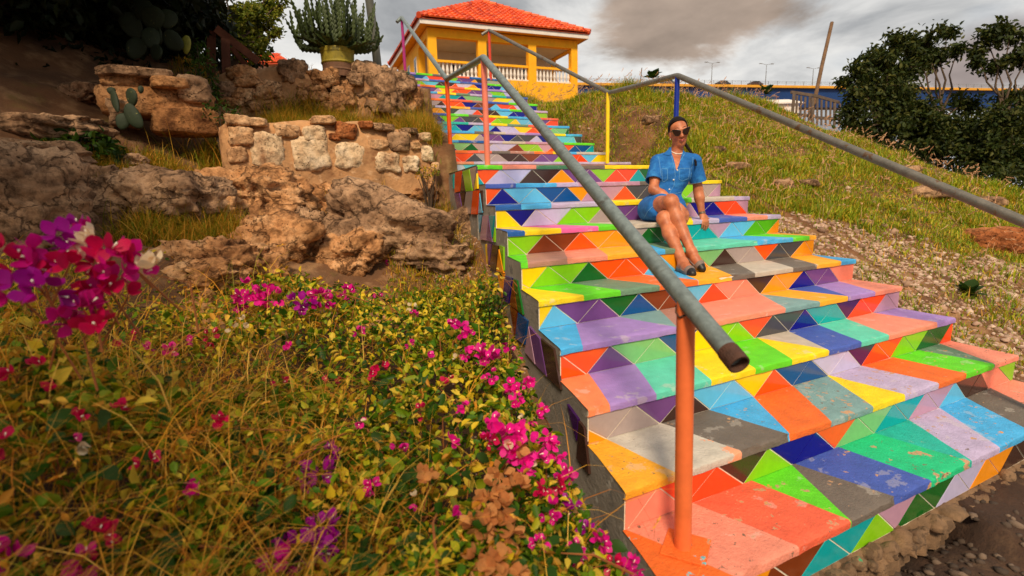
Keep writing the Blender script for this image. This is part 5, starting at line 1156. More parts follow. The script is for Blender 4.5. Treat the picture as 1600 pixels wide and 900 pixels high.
def Btop(x, y):
    x = np.asarray(x, float); y = np.asarray(y, float)
    z = -.90 - .11*np.clip(-y-1, -1, 3) + .36*sstep(-2.05, -3.0, x) - .30*sstep(.50, .10, stairL(y)-x)*sstep(-1.2, -2.2, y) + fbm(x*2.3, y*2.3, 101)*.34 + fbm(x*6.5, y*6.5, 103, 2)*.15 + .05
    z = z + .36*np.exp(-((x+2.35)**2+(y+2.75)**2)/.16) + .16*np.exp(-((x+1.6)**2+(y+1.5)**2)/.3) + .10*np.exp(-((x+1.05)**2+(y+2.1)**2)/.08)
    edge = sstep(-.30, -1.0, y+.25*fbm(x*1.5, y*0, 55)*2)
    r = np.hypot(x-CP.x, y-CP.y); z = z - .30*sstep(1.15, .45, r)
    gz = H(x, y)
    return gz + (z-gz)*edge
def in_bush(x, y): return (x < stairL(y)-.07-.12*sstep(-1.9, -2.7, y)-.10*vnoise(x*0+1, y*5, 77)) & (x > -4.2) & (y > -4.3) & (y < -.35) & (np.hypot(x-CP.x, y-CP.y) > .55)
BUSH = [((-3.0, -2.7), 'left bougainvillea with magenta and cream flower sprays reaching up close to the lens'), ((-1.75, -2.1), 'middle bougainvillea of variegated yellow green leaves mixed with dry grass'), ((-.98, -2.5), 'right bougainvillea with hot pink sprays and dried bracts, leaning on the stair flank')]
bush = []
for (bx, by), lb in BUSH: bush.append(empty('bougainvillea', (bx, by, Hf(bx, by)), lb, 'bougainvillea'))
def which(x, y):
    return np.where(x < -2.25 - .12*(y+2.5), 0, np.where(x < -1.28+.22*(y+2.5)*-1, 1, 2))
n = 130000; r = np.exp(rng.uniform(math.log(.6), math.log(4.2), n)); a = np.radians(rng.uniform(-70, 40, n)); hx, hy = CF.x/math.hypot(CF.x, CF.y), CF.y/math.hypot(CF.x, CF.y)
x = CP.x+r*(hx*np.cos(a)+hy*np.sin(a)); y = CP.y+r*(hy*np.cos(a)-hx*np.sin(a)); k = in_bush(x, y); x, y = x[k], y[k]
keep = rng.random(len(x)) < np.clip(.62+fbm(x*4, y*4, 140)*2.6-.28*sstep(-1.7, -2.0, x)*sstep(-2.9, -2.3, x), .05, 1); x, y = x[keep], y[keep]
bt = Btop(x, y); gz = H(x, y); dpt = rng.exponential(.09, len(x)); z = np.maximum(bt-dpt+rng.normal(0, .02, len(x)), gz+.01)
P = np.stack([x, y, z], -1); wh_ = which(x+rng.normal(0, .08, len(x)), y); dist = np.linalg.norm(P-np.array(CP), axis=1)
ls = rng.uniform(.018, .045, len(x))*np.where(rng.random(len(x)) < .18, 1.45, 1)
for b in range(3):
    for mm, sel, nm in ((m_bleaf, rng.random(len(x)) < (.55, .74, .9)[b], 'foliage'),):
        k = (wh_ == b) & sel; V, F = leaf_geo(P[k], ls[k], ls[k]*.62, .7, .3, .25); o = mesh_np(nm, V-np.array(bush[b].location), F, mm, bush[b]); o['kind'] = 'stuff'
        k2 = (wh_ == b) & ~sel; V, F = leaf_geo(P[k2], ls[k2]*.9, ls[k2]*.45, .5, .4, .3); o = mesh_np('withered_foliage', V-np.array(bush[b].location), F, m_bleaf2, bush[b]); o['kind'] = 'stuff'
# the larger leaves near the lens, one by one (a few shared shapes, copied)
shapes = []
for i, (L, W, dr) in enumerate([(.062, .042, .2), (.055, .034, .5), (.07, .044, .05), (.05, .036, .35)]):
    mb = MB(); big_leaf(mb, (0, 0, 0), (1, 0, .1), L, W, dr, 0, .35, 6); me_o = mb.build('leaf', [m_bleaf, m_weed, m_pady][i % 2], bush[1], smooth=True); shapes.append(me_o)
cnt = 0; first = [True]*4
for tries in range(4000):
    if cnt >= 230: break
    px_, py_ = random.uniform(0, 960), random.uniform(470, 890)
    v = ray(px_, py_); ts = np.geomspace(.62, 3.2, 160); xs, ys, zs = CP.x+v.x*ts, CP.y+v.y*ts, CP.z+v.z*ts; hh = np.nonzero((zs < Btop(xs, ys)+.005) & in_bush(xs, ys))[0]
    if not len(hh): continue
    t = ts[hh[0]]
    if random.random() < (t-.6)/2.8: continue
    p = CP+v*float(t)
    if px_ < 430 and random.random() < .6: continue
    i = random.randrange(4); b = bush[int(which(np.array(p.x), np.array(p.y)))]
    o = shapes[i] if first[i] else shapes[i].copy()
    if not first[i]: link(o)
    first[i] = False
    o.parent = b; o.location = p-b.location+Vector((0, 0, random.uniform(0, .03))); o.rotation_euler = (random.uniform(-.9, .9), random.uniform(-.3, 1.1), random.uniform(0, 6.28)); s_ = random.uniform(.6, 1.15)*(.8 if t > 1.4 else 1); o.scale = (s_, s_, s_); cnt += 1
# twigs
for b in range(3):
    mb = MB(); loc = bush[b].location
    for i in range(150):
        j = rng.integers(len(x)); 
        if wh_[j] != b: continue
        e = Vector(P[j])+Vector((0, 0, random.uniform(0, .07))); a_ = random.uniform(0, 6.28); L = random.uniform(.12, .42); s0 = e-Vector((math.cos(a_)*L, math.sin(a_)*L, random.uniform(.05, .22)))
        mid = s0.lerp(e, .55)+Vector((random.uniform(-.04, .04), random.uniform(-.04, .04), random.uniform(.0, .06)))
        rr3 = random.uniform(.0012, .0032); mb.tube([s0, mid, e], [rr3*1.4, rr3, rr3*.4], 5, caps=False)
    local(mb, loc).build('branches', m_twig, bush[b], kind='stuff')
# flower sprays
def floret(mb, c, ax, s, m):
    ax = Vector(ax).normalized(); u_ = ax.orthogonal().normalized(); v_ = ax.cross(u_); a0 = random.uniform(0, 2)
    for i in range(3):
        a = a0+i*2.094+random.uniform(-.2, .2); d = (u_*math.cos(a)+v_*math.sin(a)); op = random.uniform(.55, 1.05); d2 = (d*math.sin(op)+ax*math.cos(op)); sd = ax.cross(d).normalized(); n0 = len(mb.v); cv = d2.cross(sd)
        for t, w_ in ((0, .04), (.25, .34), (.55, .42), (.8, .27), (1, .02)):
            q = Vector(c)+d2*s*t+cv*s*.22*t*t; cr = .10*s*math.sin(t*3.1)
            mb.v += [tuple(q-sd*w_*s+cv*-cr+ax*cr), tuple(q-ax*cr*.3), tuple(q+sd*w_*s+cv*-cr+ax*cr)]
        for r_ in range(4):
            for j in range(2): k_ = n0+r_*3+j; mb.f.append((k_, k_+1, k_+4, k_+3)); mb.m.append(m)
FLO = {}
def floret_mesh(kind):
    if kind not in FLO:
        FLO[kind] = []
        for i in range(5):
            mb = MB(); floret(mb, (0, 0, 0), (0, 0, 1), 1.0, 0)
            if kind != 'd' and i % 2 == 0: mb.tube([(0, 0, 0), (.02, .02, .3), (.03, .04, .58)], [.03, .04, .065], 5, 1)
            me = bpy.data.meshes.new('floret'); me.from_pydata(mb.v, [], mb.f); me.materials.append(BR[kind]); me.materials.append(m_wtube); me.polygons.foreach_set('material_index', mb.m); me.polygons.foreach_set('use_smooth', [True]*len(mb.f)); me.update(); FLO[kind].append(me)
    return random.choice(FLO[kind])
def spray(px_, py_, rpx, n_, kind, D=None, white=.0, b=None, fl=None):
    v = ray(px_, py_)
    if D is None:
        ts = np.geomspace(.6, 6, 400); xs, ys, zs = CP.x+v.x*ts, CP.y+v.y*ts, CP.z+v.z*ts; hh = np.nonzero((zs < np.where(in_bush(xs, ys), Btop(xs, ys)+.03, H(xs, ys)+.02)))[0]; D = float(ts[hh[0]]) if len(hh) else 2.
    c = CP+v*D; k_ = D/800; b = bush[int(which(np.array(c.x), np.array(c.y)))] if b is None else bush[b]
    s = fl or min(.034, max(.022, rpx*k_*.74)); loc = b.location
    mb = MB(); g0 = Vector((c.x+random.uniform(-.1, .1), c.y+random.uniform(.0, .12), max(float(Hf(c.x, c.y)), c.z-.16))); mid = g0.lerp(c, .6)+Vector((random.uniform(-.05, .05), .03, .03)); mb.tube([g0, mid, c], [.003, .0022, .0012], 5)
    sp = local(mb, loc).build('flower_spray', m_twig, b)
    for i in range(n_):
        q = Vector(unit(rng.normal(size=3)))*rpx*k_*random.uniform(.2, 1); q = Vector((q.x, q.y, q.z*.8)); ax = (q.normalized()+Vector((0, -.35, .45)) + Vector((random.uniform(-.4, .4), random.uniform(-.4, .4), random.uniform(-.3, .3))))
        kd = 'w' if random.random() < white else kind
        o = bpy.data.objects.new('floret', floret_mesh(kd)); link(o, sp); o.location = c+q-loc; o.rotation_mode = 'QUATERNION'; o.rotation_quaternion = ax.to_track_quat('Z', 'Y')@Euler((0, 0, random.uniform(0, 6.28))).to_quaternion(); ss = s*random.uniform(.8, 1.2); o.scale = (ss, ss, ss)
for a in [(78, 405, 30, 7, 'm', 1.15), (60, 452, 34, 6, 'u', 1.1), (120, 480, 28, 6, 'm', 1.15), (150, 405, 36, 9, 'r', 1.15), (108, 378, 34, 7, 'u', 1.2), (158, 375, 24, 3, 'w', 1.2), (192, 432, 34, 9, 'm', 1.2), (235, 428, 30, 4, 'w', 1.2), (165, 450, 30, 6, 'r', 1.2), (110, 498, 20, 4, 'm', 1.15), (18, 410, 34, 7, 'r', 1.1), (12, 450, 26, 5, 'm', 1.1), (186, 400, 26, 5, 'm', 1.2), (140, 365, 16, 3, 'm', 1.22), (150, 510, 16, 3, 'r', 1.15)]:
    spray(a[0], a[1], a[2], a[3], a[4], a[5], b=0, fl=.036)
for a in [(392, 462, 26, 16, 'm'), (424, 462, 22, 12, 'p'), (412, 452, 14, 6, 'm'), (372, 476, 12, 5, 'm'), (470, 474, 18, 9, 'u'), (500, 462, 18, 10, 'm'), (545, 460, 16, 9, 'm'), (524, 470, 10, 4, 'm'), (566, 408, 8, 4, 'm'), (608, 412, 7, 3, 'p'), (384, 500, 12, 2, 'w'), (366, 516, 9, 2, 'w'), (644, 480, 9, 3, 'w'), (646, 492, 8, 3, 'p'), (330, 526, 13, 5, 'r'), (590, 462, 8, 3, 'm'), (300, 530, 10, 3, 'm'),
          (716, 512, 15, 9, 'm'), (730, 522, 12, 6, 'm'), (762, 560, 18, 11, 'm'), (745, 545, 10, 5, 'p'), (598, 572, 12, 5, 'r'), (582, 586, 9, 4, 'r'), (520, 590, 8, 2, 'r'), (668, 560, 8, 3, 'p'), (722, 555, 13, 6, 'p'), (800, 605, 15, 8, 'p'), (826, 600, 12, 6, 'p'), (806, 628, 12, 6, 'p'), (852, 610, 14, 7, 'p'), (866, 625, 14, 8, 'p'), (878, 650, 12, 6, 'p'), (876, 672, 11, 4, 'p'), (845, 640, 10, 4, 'p'),
          (790, 680, 28, 14, 'p'), (815, 705, 28, 14, 'p'), (775, 668, 18, 7, 'p'), (838, 722, 16, 6, 'p'), (760, 690, 14, 5, 'r'), (650, 785, 15, 2, 'p'), (704, 800, 11, 2, 'm'), (868, 712, 14, 6, 'p'), (872, 760, 12, 5, 'r'), (905, 728, 12, 5, 'p'), (908, 752, 13, 6, 'm'), (895, 790, 16, 8, 'u'), (926, 782, 14, 6, 'm'), (945, 800, 12, 5, 'm'), (965, 830, 15, 7, 'm'), (972, 862, 18, 9, 'm'), (988, 885, 18, 8, 'm'), (920, 826, 12, 5, 'u'), (958, 880, 12, 5, 'r'),
          (770, 590, 14, 6, 'p'), (990, 850, 18, 8, 'p'), (945, 770, 14, 6, 'p'), (915, 690, 13, 6, 'p'), (895, 665, 12, 5, 'p'), (860, 800, 14, 5, 'm'), (840, 850, 13, 5, 'p'), (900, 860, 16, 7, 'm'), (820, 560, 10, 4, 'p'), (790, 545, 10, 4, 'm'), (640, 540, 9, 4, 'm'), (560, 520, 9, 4, 'm'), (450, 540, 9, 4, 'p'), (620, 700, 12, 4, 'm'), (580, 760, 13, 4, 'p'), (350, 660, 12, 4, 'r'), (300, 760, 14, 4, 'm'), (230, 720, 13, 3, 'r'), (700, 690, 11, 4, 'p'), (730, 640, 10, 4, 'p'), (830, 655, 14, 6, 'p'), (855, 690, 16, 7, 'p'), (890, 700, 12, 5, 'p'), (885, 745, 16, 7, 'm'), (850, 760, 12, 5, 'r'), (930, 760, 12, 5, 'm'), (938, 845, 16, 7, 'm'), (700, 600, 10, 4, 'r'), (660, 640, 10, 3, 'r'), (440, 600, 10, 3, 'r'), (560, 660, 9, 3, 'p'), (820, 740, 14, 5, 'p'), (498, 740, 30, 9, 'u'), (515, 705, 18, 5, 'u'), (478, 850, 34, 11, 'u'), (505, 830, 24, 7, 'u'), (450, 870, 26, 7, 'm'), (150, 840, 30, 6, 'r'), (128, 878, 26, 5, 'm'), (25, 872, 30, 5, 'm'), (20, 588, 14, 3, 'r'), (180, 545, 13, 3, 'r'), (60, 572, 18, 4, 'r'), (180, 640, 14, 3, 'r'), (115, 655, 12, 2, 'r'), (128, 690, 9, 2, 'p'), (215, 518, 12, 3, 'r'), (262, 550, 14, 4, 'p'), (85, 606, 10, 2, 'r'), (6, 690, 16, 3, 'r'), (230, 545, 12, 3, 'm')]:
    spray(*a, white=.06 if a[4] == 'p' else 0)
for a in [(780, 745, 22, 7, 'd'), (770, 775, 24, 8, 'd'), (790, 800, 24, 8, 'd'), (760, 815, 22, 7, 'd'), (745, 830, 16, 5, 'd'), (800, 835, 14, 4, 'd'), (806, 700, 12, 4, 'd'), (790, 885, 28, 8, 'd'), (765, 890, 20, 6, 'd'), (660, 748, 18, 4, 'd'), (745, 875, 12, 4, 'd'), (806, 760, 12, 4, 'd')]:
    spray(*a, fl=.032)
# dry grass threaded through the bank, thick in the lower left
n = 17000; r = np.exp(rng.uniform(math.log(.62), math.log(3.6), n)); a = np.radians(rng.uniform(-72, 28, n)); x2 = CP.x+r*(hx*np.cos(a)+hy*np.sin(a)); y2 = CP.y+r*(hy*np.cos(a)-hx*np.sin(a))
k = in_bush(x2, y2) & (rng.random(n) < np.clip(1.0-.93*sstep(-1.95, -1.5, x2+fbm(x2*3, y2*3, 160)*.5), .05, 1)) ; x2, y2 = x2[k], y2[k]; n = len(x2)
P2 = np.stack([x2, y2, np.maximum(Btop(x2, y2)-rng.uniform(.02, .30, n), H(x2, y2))], -1)
V, F = blade_geo(P2, rng.uniform(.12, .48, n), rng.uniform(.0014, .0040, n), rng.uniform(.7, 2.3, n), rng.normal(.5, 1.1, n), 5, .9)
o = mesh_np('dry_grass', V, F, m_dry); tag(o, 'tangled dry orange grass growing through the bougainvillea', kind='stuff')
k = rng.random(n) < .02; P3 = P2[k]; n3 = len(P3)
a_, b_, c_, d_ = plume_geo(P3, rng.uniform(.18, .34, n3), rng.normal(.4, 1.3, n3), rng.uniform(.5, 1.2, n3), rng.uniform(.035, .055, n3)); V, F = cat_geo((a_, b_), (c_, d_)); o = mesh_np('grass_plumes', V, F, m_dry); tag(o, 'dry seed heads among the foreground grass', kind='stuff')

# ================================================================== THE WOMAN
A_ = np.array
class Field:
    """signed distance field on a grid; shapes are blended smoothly into named groups"""
    def __init__(s, lo, hi, h):
        s.lo = A_(lo, float); s.h = h; s.n = np.ceil((A_(hi)-s.lo)/h).astype(int)+1; s.D = np.full(s.n, .2, np.float32)
    def box(s, lo, hi):
        a = np.maximum(0, np.floor((A_(lo)-s.lo)/s.h).astype(int)); b = np.minimum(s.n, np.ceil((A_(hi)-s.lo)/s.h).astype(int)+1); return a, b
    def pts(s, a, b):
        ax = [s.lo[i]+s.h*np.arange(a[i], b[i]) for i in range(3)]
        return ax[0][:, None, None], ax[1][None, :, None], ax[2][None, None, :]
    def put(s, lo, hi, fn, k=.02, op='u'):
        a, b = s.box(A_(lo)-.03-k, A_(hi)+.03+k)
        if (b <= a).any(): return
        sl_ = tuple(slice(a[i], b[i]) for i in range(3)); d = fn(*s.pts(a, b)).astype(np.float32); o = s.D[sl_]
        if op == 'u':
            hh = np.clip(.5+.5*(o-d)/k, 0, 1) if k > 1e-5 else (d < o).astype(np.float32); s.D[sl_] = o*(1-hh)+d*hh-k*hh*(1-hh)
        elif op == 's': s.D[sl_] = np.maximum(o, -d)
        elif op == 'i': s.D[sl_] = np.maximum(o, d)
    def cap(s, a, b, ra, rb, k=.02, op='u', flat=None):
        a, b = A_(a, float), A_(b, float); ba = b-a; L2 = ba@ba
        def fn(x, y, z):
            px_, py_, pz_ = x-a[0], y-a[1], z-a[2]; t = np.clip((px_*ba[0]+py_*ba[1]+pz_*ba[2])/L2, 0, 1)
            return np.sqrt((px_-ba[0]*t)**2+(py_-ba[1]*t)**2+(pz_-ba[2]*t)**2)-(ra+(rb-ra)*t)
        m = max(ra, rb); s.put(np.minimum(a, b)-m, np.maximum(a, b)+m, fn, k, op)
    def ell(s, c, r, R=None, k=.02, op='u'):
        c = A_(c, float); r = A_(r, float); R = np.eye(3) if R is None else A_(R)      # rows of R = local axes
        def fn(x, y, z):
            p = [x-c[0], y-c[1], z-c[2]]; q = [(R[i][0]*p[0]+R[i][1]*p[1]+R[i][2]*p[2]) for i in range(3)]
            k0 = np.sqrt((q[0]/r[0])**2+(q[1]/r[1])**2+(q[2]/r[2])**2); k1 = np.sqrt((q[0]/r[0]**2)**2+(q[1]/r[1]**2)**2+(q[2]/r[2]**2)**2); return k0*(k0-1)/np.maximum(k1, 1e-6)
        m = r.max(); s.put(c-m, c+m, fn, k, op)
    def mesh(s):
        D = s.D; S = D < 0; n = s.n
        cnt = np.zeros(n-1, np.int8); 
        for i in (0, 1):
            for j in (0, 1):
                for k in (0, 1): cnt += S[i:n[0]-1+i, j:n[1]-1+j, k:n[2]-1+k]
        act = (cnt > 0) & (cnt < 8); I = np.argwhere(act); idx = np.full(n-1, -1, np.int32); idx[act] = np.arange(len(I))
        acc = np.zeros((len(I), 3)); num = np.zeros(len(I))
        co = [(0, 0, 0), (1, 0, 0), (0, 1, 0), (1, 1, 0), (0, 0, 1), (1, 0, 1), (0, 1, 1), (1, 1, 1)]
        val = [D[I[:, 0]+c[0], I[:, 1]+c[1], I[:, 2]+c[2]] for c in co]
        for a in range(8):
            for b in range(a+1, 8):
                df = A_(co[b])-A_(co[a])
                if np.abs(df).sum() != 1: continue
                m = (val[a] < 0) != (val[b] < 0); t = np.where(m, val[a]/np.where(m, val[a]-val[b], 1), 0); acc += np.where(m[:, None], A_(co[a])+t[:, None]*df, 0); num += m
        V = s.lo+(I+acc/num[:, None])*s.h; Fs = []
        for ax in range(3):
            o = [0, 1, 2]; o.remove(ax); u, v = (o if ax != 1 else o[::-1])
            sa = [slice(None)]*3; sb = [slice(None)]*3; sa[ax] = slice(0, -1); sb[ax] = slice(1, None)
            m = S[tuple(sa)] != S[tuple(sb)]; E_ = np.argwhere(m); ok = (E_[:, u] > 0) & (E_[:, v] > 0) & (E_[:, u] < n[u]-1) & (E_[:, v] < n[v]-1); E_ = E_[ok]
            def at(du, dv): q = E_.copy(); q[:, u] -= du; q[:, v] -= dv; return idx[q[:, 0], q[:, 1], q[:, 2]]
            f = np.stack([at(1, 1), at(0, 1), at(0, 0), at(1, 0)], 1); ins = S[E_[:, 0], E_[:, 1], E_[:, 2]]; f[~ins] = f[~ins][:, ::-1]; Fs.append(f)
        return V, np.concatenate(Fs)
def n_(v): v = A_(v, float); return v/np.linalg.norm(v)
PB = Vector((1.29, -.95, -.51))          # where she sits
woman = empty('person', PB, 'woman in a blue denim shirt dress and sunglasses, sitting on a step with crossed legs', 'person')
fwd = n_((-.42, -.907, 0)); acr = A_((.907, -.42, 0)); upv = A_((0, 0, 1.))
pel = A_((1.290, -.945, -.415)); nek = A_(ony(1056, 236, -.93)); chest = pel*.32+nek*.68+A_((0, 0, -.03)); chest = A_(chest)
shR = A_(ony(1027, 253, -.87)); shL = A_(ony(1085, 252, -1.0)); 
hpR = pel-acr*.085; hpL = pel+acr*.085
knR = A_((1.062, -1.275, -.345)); anR = A_((1.078, -1.495, -.715)); toR = A_((1.077, -1.600, -.826))
knL = A_((1.02, -1.255, -.470)); anL = A_((.967, -1.525, -.785)); toL = A_((.915, -1.665, -.838))
elR = A_(ony(1021, 296, -.965)); wrR = A_(ony(1064, 324, -1.165)); elL = A_(ony(1091, 298, -1.0)); wrL = A_(ony(1097, 335, -1.055))
hc = A_(ony(1060.5, 207, -.955)); hdir = n_(A_(CP)-hc); hl0 = n_(np.cross(upv, hdir)); hf = n_(hdir*.955+hl0*.26+A_((0, 0, -.06))); hl = n_(np.cross(upv, hf)); hu = np.cross(hf, hl)
ra_ = math.radians(9); hl, hu = hl*math.cos(ra_)+hu*math.sin(ra_), hu*math.cos(ra_)-hl*math.sin(ra_)
HR = A_([hl, hf, hu])
def hp(a, b, c): return hc+hl*a+hf*b+hu*c           # her left, forwards, up
LO, HI = (.80, -1.76, -.90), (1.78, -.74, .40)
B = Field(LO, HI, .0055)
# torso and neck
B.ell(pel+A_((0, 0, .0)), (.155, .115, .105), [acr, fwd, upv], .05); B.cap(pel+upv*.05, chest-upv*.02, .105, .112, .06); wst = pel*.58+nek*.42
B.ell(chest+fwd*.0, (.148, .095, .15), [acr, fwd, upv], .06); B.cap(shR*.55+nek*.45-upv*.03, shR, .055, .05, .05); B.cap(shL*.55+nek*.45-upv*.03, shL, .055, .05, .05)
for s_ in (-1, 1): B.ell(chest+acr*.065*s_+fwd*.075-upv*.015, (.06, .05, .06), [acr, fwd, upv], .04)
B.cap(nek-upv*.03, hp(0, -.012, -.06), .052, .046, .035)
# head
B.ell(hp(0, -.012, .025), (.070, .088, .088), HR, .02); B.ell(hp(0, .018, -.035), (.058, .062, .075), HR, .03); B.ell(hp(0, .052, -.088), (.026, .024, .022), HR, .03)
B.cap(hp(0, .080, .012), hp(0, .099, -.022), .007, .011, .012); B.ell(hp(0, .093, -.026), (.017, .012, .009), HR, .008)
for s_ in (-1, 1):
    B.ell(hp(.032*s_, .066, -.018), (.022, .018, .018), HR, .02); B.ell(hp(.026*s_, .076, .030), (.026, .010, .010), HR, .014); B.ell(hp(.071*s_, -.008, -.010), (.010, .020, .030), HR, .006)
B.ell(hp(0, .084, -.053), (.024, .010, .0055), HR, .006); B.ell(hp(0, .082, -.064), (.020, .010, .0065), HR, .006)
# legs, each blended for itself
def leg(hip, kn, an, to, k=.03):
    G = Field(LO, HI, .0055); kn, an = A_(kn), A_(an); thd = n_(kn-hip); G.cap(hip, hip*.5+kn*.5, .092, .075, .03); G.cap(hip*.5+kn*.5, kn, .075, .052, .03); G.ell(kn+A_((0, -.004, .004)), (.052, .052, .052), None, .03)
    sd = n_(an-kn); back = n_(np.cross(np.cross(sd, fwd), sd)); cf = kn*.68+an*.32-back*.012; G.cap(kn, cf, .046, .052, .03); G.cap(cf, an, .052, .032, .03)
    fd = n_(A_(to)-an); heel = an+A_((0, 0, -.035))-fwd*.028; G.ell(an, (.034, .034, .036), None, .02); G.cap(an, heel, .030, .028, .03); G.cap(heel, A_(to)-n_(A_(to)-heel)*.05, .028, .030, .03); G.cap(an*.6+A_(to)*.4, A_(to), .034, .022, .03); B.D[...] = np.minimum(B.D, G.D) if k == 0 else B.D
    hh = np.clip(.5+.5*(B.D-G.D)/k, 0, 1); m = np.zeros(B.n, bool)
    B.D[...] = np.minimum(B.D, G.D); return heel
heR = leg(hpR, knR, anR, toR, 0); heL = leg(hpL, knL, anL, toL, 0)
def arm_(sh, el, wr):
    G = Field(LO, HI, .0055); G.cap(sh, sh*.45+el*.55, .050, .043, .03); G.cap(sh*.45+el*.55, el, .043, .036, .03); f = el*.7+wr*.3; G.cap(el, f, .037, .038, .03); G.cap(f, wr, .038, .0245, .03); B.D[...] = np.minimum(B.D, G.D)
    hh = np.clip(.5+.5*(B.D-G.D)/.02, 0, 1)
arm_(shR, elR, wrR); arm_(shL, elL, wrL)
def hand(wr, d, pn, thumb_side, curl):
    """wr wrist, d direction of the palm, pn back-of-hand normal; thumb_side = +1 / -1 along the sideways axis"""
    G = Field(LO, HI, .0055); d = n_(d); pn = n_(pn-d*(pn@d)); sx = np.cross(d, pn)
    pc_ = wr+d*.045; G.cap(wr, wr+d*.02, .024, .024, .015); G.ell(pc_, (.040, .046, .017), [sx, d, pn], .02)
    for i, (o, L) in enumerate(((-.030, .060), (-.010, .070), (.010, .074), (.029, .066))):
        o = o*thumb_side; L *= 1.0; b0 = wr+d*(.078-.004*abs(i-2))+sx*o; a1 = curl*(.55+.12*i); d1 = d*math.cos(a1)-pn*math.sin(a1)+sx*o*2.2; d1 = n_(d1); b1 = b0+d1*L*.45; a2 = curl*(1.3+.12*i); d2 = n_(d*math.cos(a2)-pn*math.sin(a2)+sx*o*1.5); b2 = b1+d2*L*.32; a3 = curl*(1.8+.1*i); d3 = n_(d*math.cos(a3)-pn*math.sin(a3)); b3 = b2+d3*L*.24
        G.cap(b0-d*.02, b0, .0105, .0100, .008); G.cap(b0, b1, .0098, .0088, .005); G.cap(b1, b2, .0088, .0080, .003); G.cap(b2, b3, .0080, .0068, .003)
    t0 = wr+d*.022+sx*.028*thumb_side; t1 = t0+n_(d*.6+sx*.75*thumb_side-pn*.25)*.036; t2 = t1+n_(d*.95+sx*.25*thumb_side-pn*.3)*.030; G.cap(wr+d*.012, t0, .017, .014, .012); G.cap(t0, t1, .0125, .0105, .008); G.cap(t1, t2, .0105, .0080, .004)
    B.D[...] = np.minimum(B.D, G.D)
hand(wrR, A_(ony(1073, 341, -1.22))-wrR, n_(-A_(CF)*.8+A_(CR)*.45+upv*.35), -1, .55)
hand(wrL, A_(ony(1104, 351, -1.115))-wrL, n_(upv*.75+A_(CR)*.2-A_(CF)*.45), -1, .6)
m_skin = bpy.data.materials.new('skin'); m_skin.use_nodes = True; bs = m_skin.node_tree.nodes['Principled BSDF']; bs.inputs['Base Color'].default_value = (*lin((190, 112, 72)), 1); bs.inputs['Roughness'].default_value = .52; bs.inputs['Subsurface Weight'].default_value = .12; bs.inputs['Subsurface Radius'].default_value = (.02, .008, .004); bs.inputs['Subsurface Scale'].default_value = .3
_t = m_skin.node_tree; _n = _t.nodes.new('ShaderNodeTexNoise'); _n.inputs['Scale'].default_value = 16; _n.inputs['Detail'].default_value = 5; _r = _t.nodes.new('ShaderNodeValToRGB'); _r.color_ramp.elements[0].position = .35; _r.color_ramp.elements[0].color = (*lin((168, 94, 60)), 1); _r.color_ramp.elements[1].position = .68; _r.color_ramp.elements[1].color = (*lin((206, 126, 84)), 1)
_c = _t.nodes.new('ShaderNodeTexCoord'); _t.links.new(_c.outputs['Object'], _n.inputs['Vector']); _t.links.new(_n.outputs[0], _r.inputs[0]); _t.links.new(_r.outputs[0], bs.inputs['Base Color'])
bpy.context.view_layer.update()
V, F = B.mesh(); body = mesh_np('body', V-A_(PB), F, m_skin, woman, smooth=True)
def smooth_mod(o, it=4, f=.5): m = o.modifiers.new('smooth', 'SMOOTH'); m.iterations = it; m.factor = f
smooth_mod(body, 3)
# dress
m_denim = mat('blue_denim', lin((18, 98, 172)), .88, .18, 14, .55, 26, wear=[(lin((52, 134, 200)), .52, 11), (lin((14, 84, 152)), .56, 6)], soft=.2)
Dn = Field((1.0, -1.36, -.54), (1.78, -.74, .16), .0055)
Dn.ell(pel, (.172, .132, .115), [acr, fwd, upv], .05); Dn.cap(pel+upv*.05, chest-upv*.02, .118, .124, .06); Dn.ell(chest, (.160, .108, .155), [acr, fwd, upv], .06)
for s_, sh in ((-1, shR), (1, shL)):
    Dn.cap(sh*.55+nek*.45-upv*.03, sh, .065, .060, .05); Dn.ell(chest+acr*.065*s_+fwd*.078-upv*.015, (.068, .055, .066), [acr, fwd, upv], .04)
Dn.cap(nek-upv*.05, nek+upv*.012, .066, .062, .03)
hemR = hpR*.50+knR*.50
for hip, kn, t in ((hpR, knR, .56), (hpL, knL, .40)):
    e = hip*(1-t)+kn*t; Dn.cap(hip, e, .108, .098, .04)
Dn.cap(hpR-acr*.03, hpR*.55+knR*.45-acr*.045-upv*.03, .095, .08, .04)
# cut: seat plane, hem
Dn.put((1, -1.4, -.6), (1.8, -.7, -.3), lambda x, y, z: (-.507-z)+0*x+0*y, 0, 'i') if False else None
a, b = Dn.box((1.0, -1.36, -.54), (1.78, -.74, .16)); X_, Y_, Z_ = Dn.pts(A_((0, 0, 0)), Dn.n)
Dn.D[...] = np.maximum(Dn.D, (-.506-Z_))
thd = n_(knR-hpR); ho = hpR+thd*.235; hn = n_(thd+A_((-.10, 0, .25))); Dn.D[...] = np.maximum(Dn.D, (X_-ho[0])*hn[0]+(Y_-ho[1])*hn[1]+(Z_-ho[2])*hn[2])
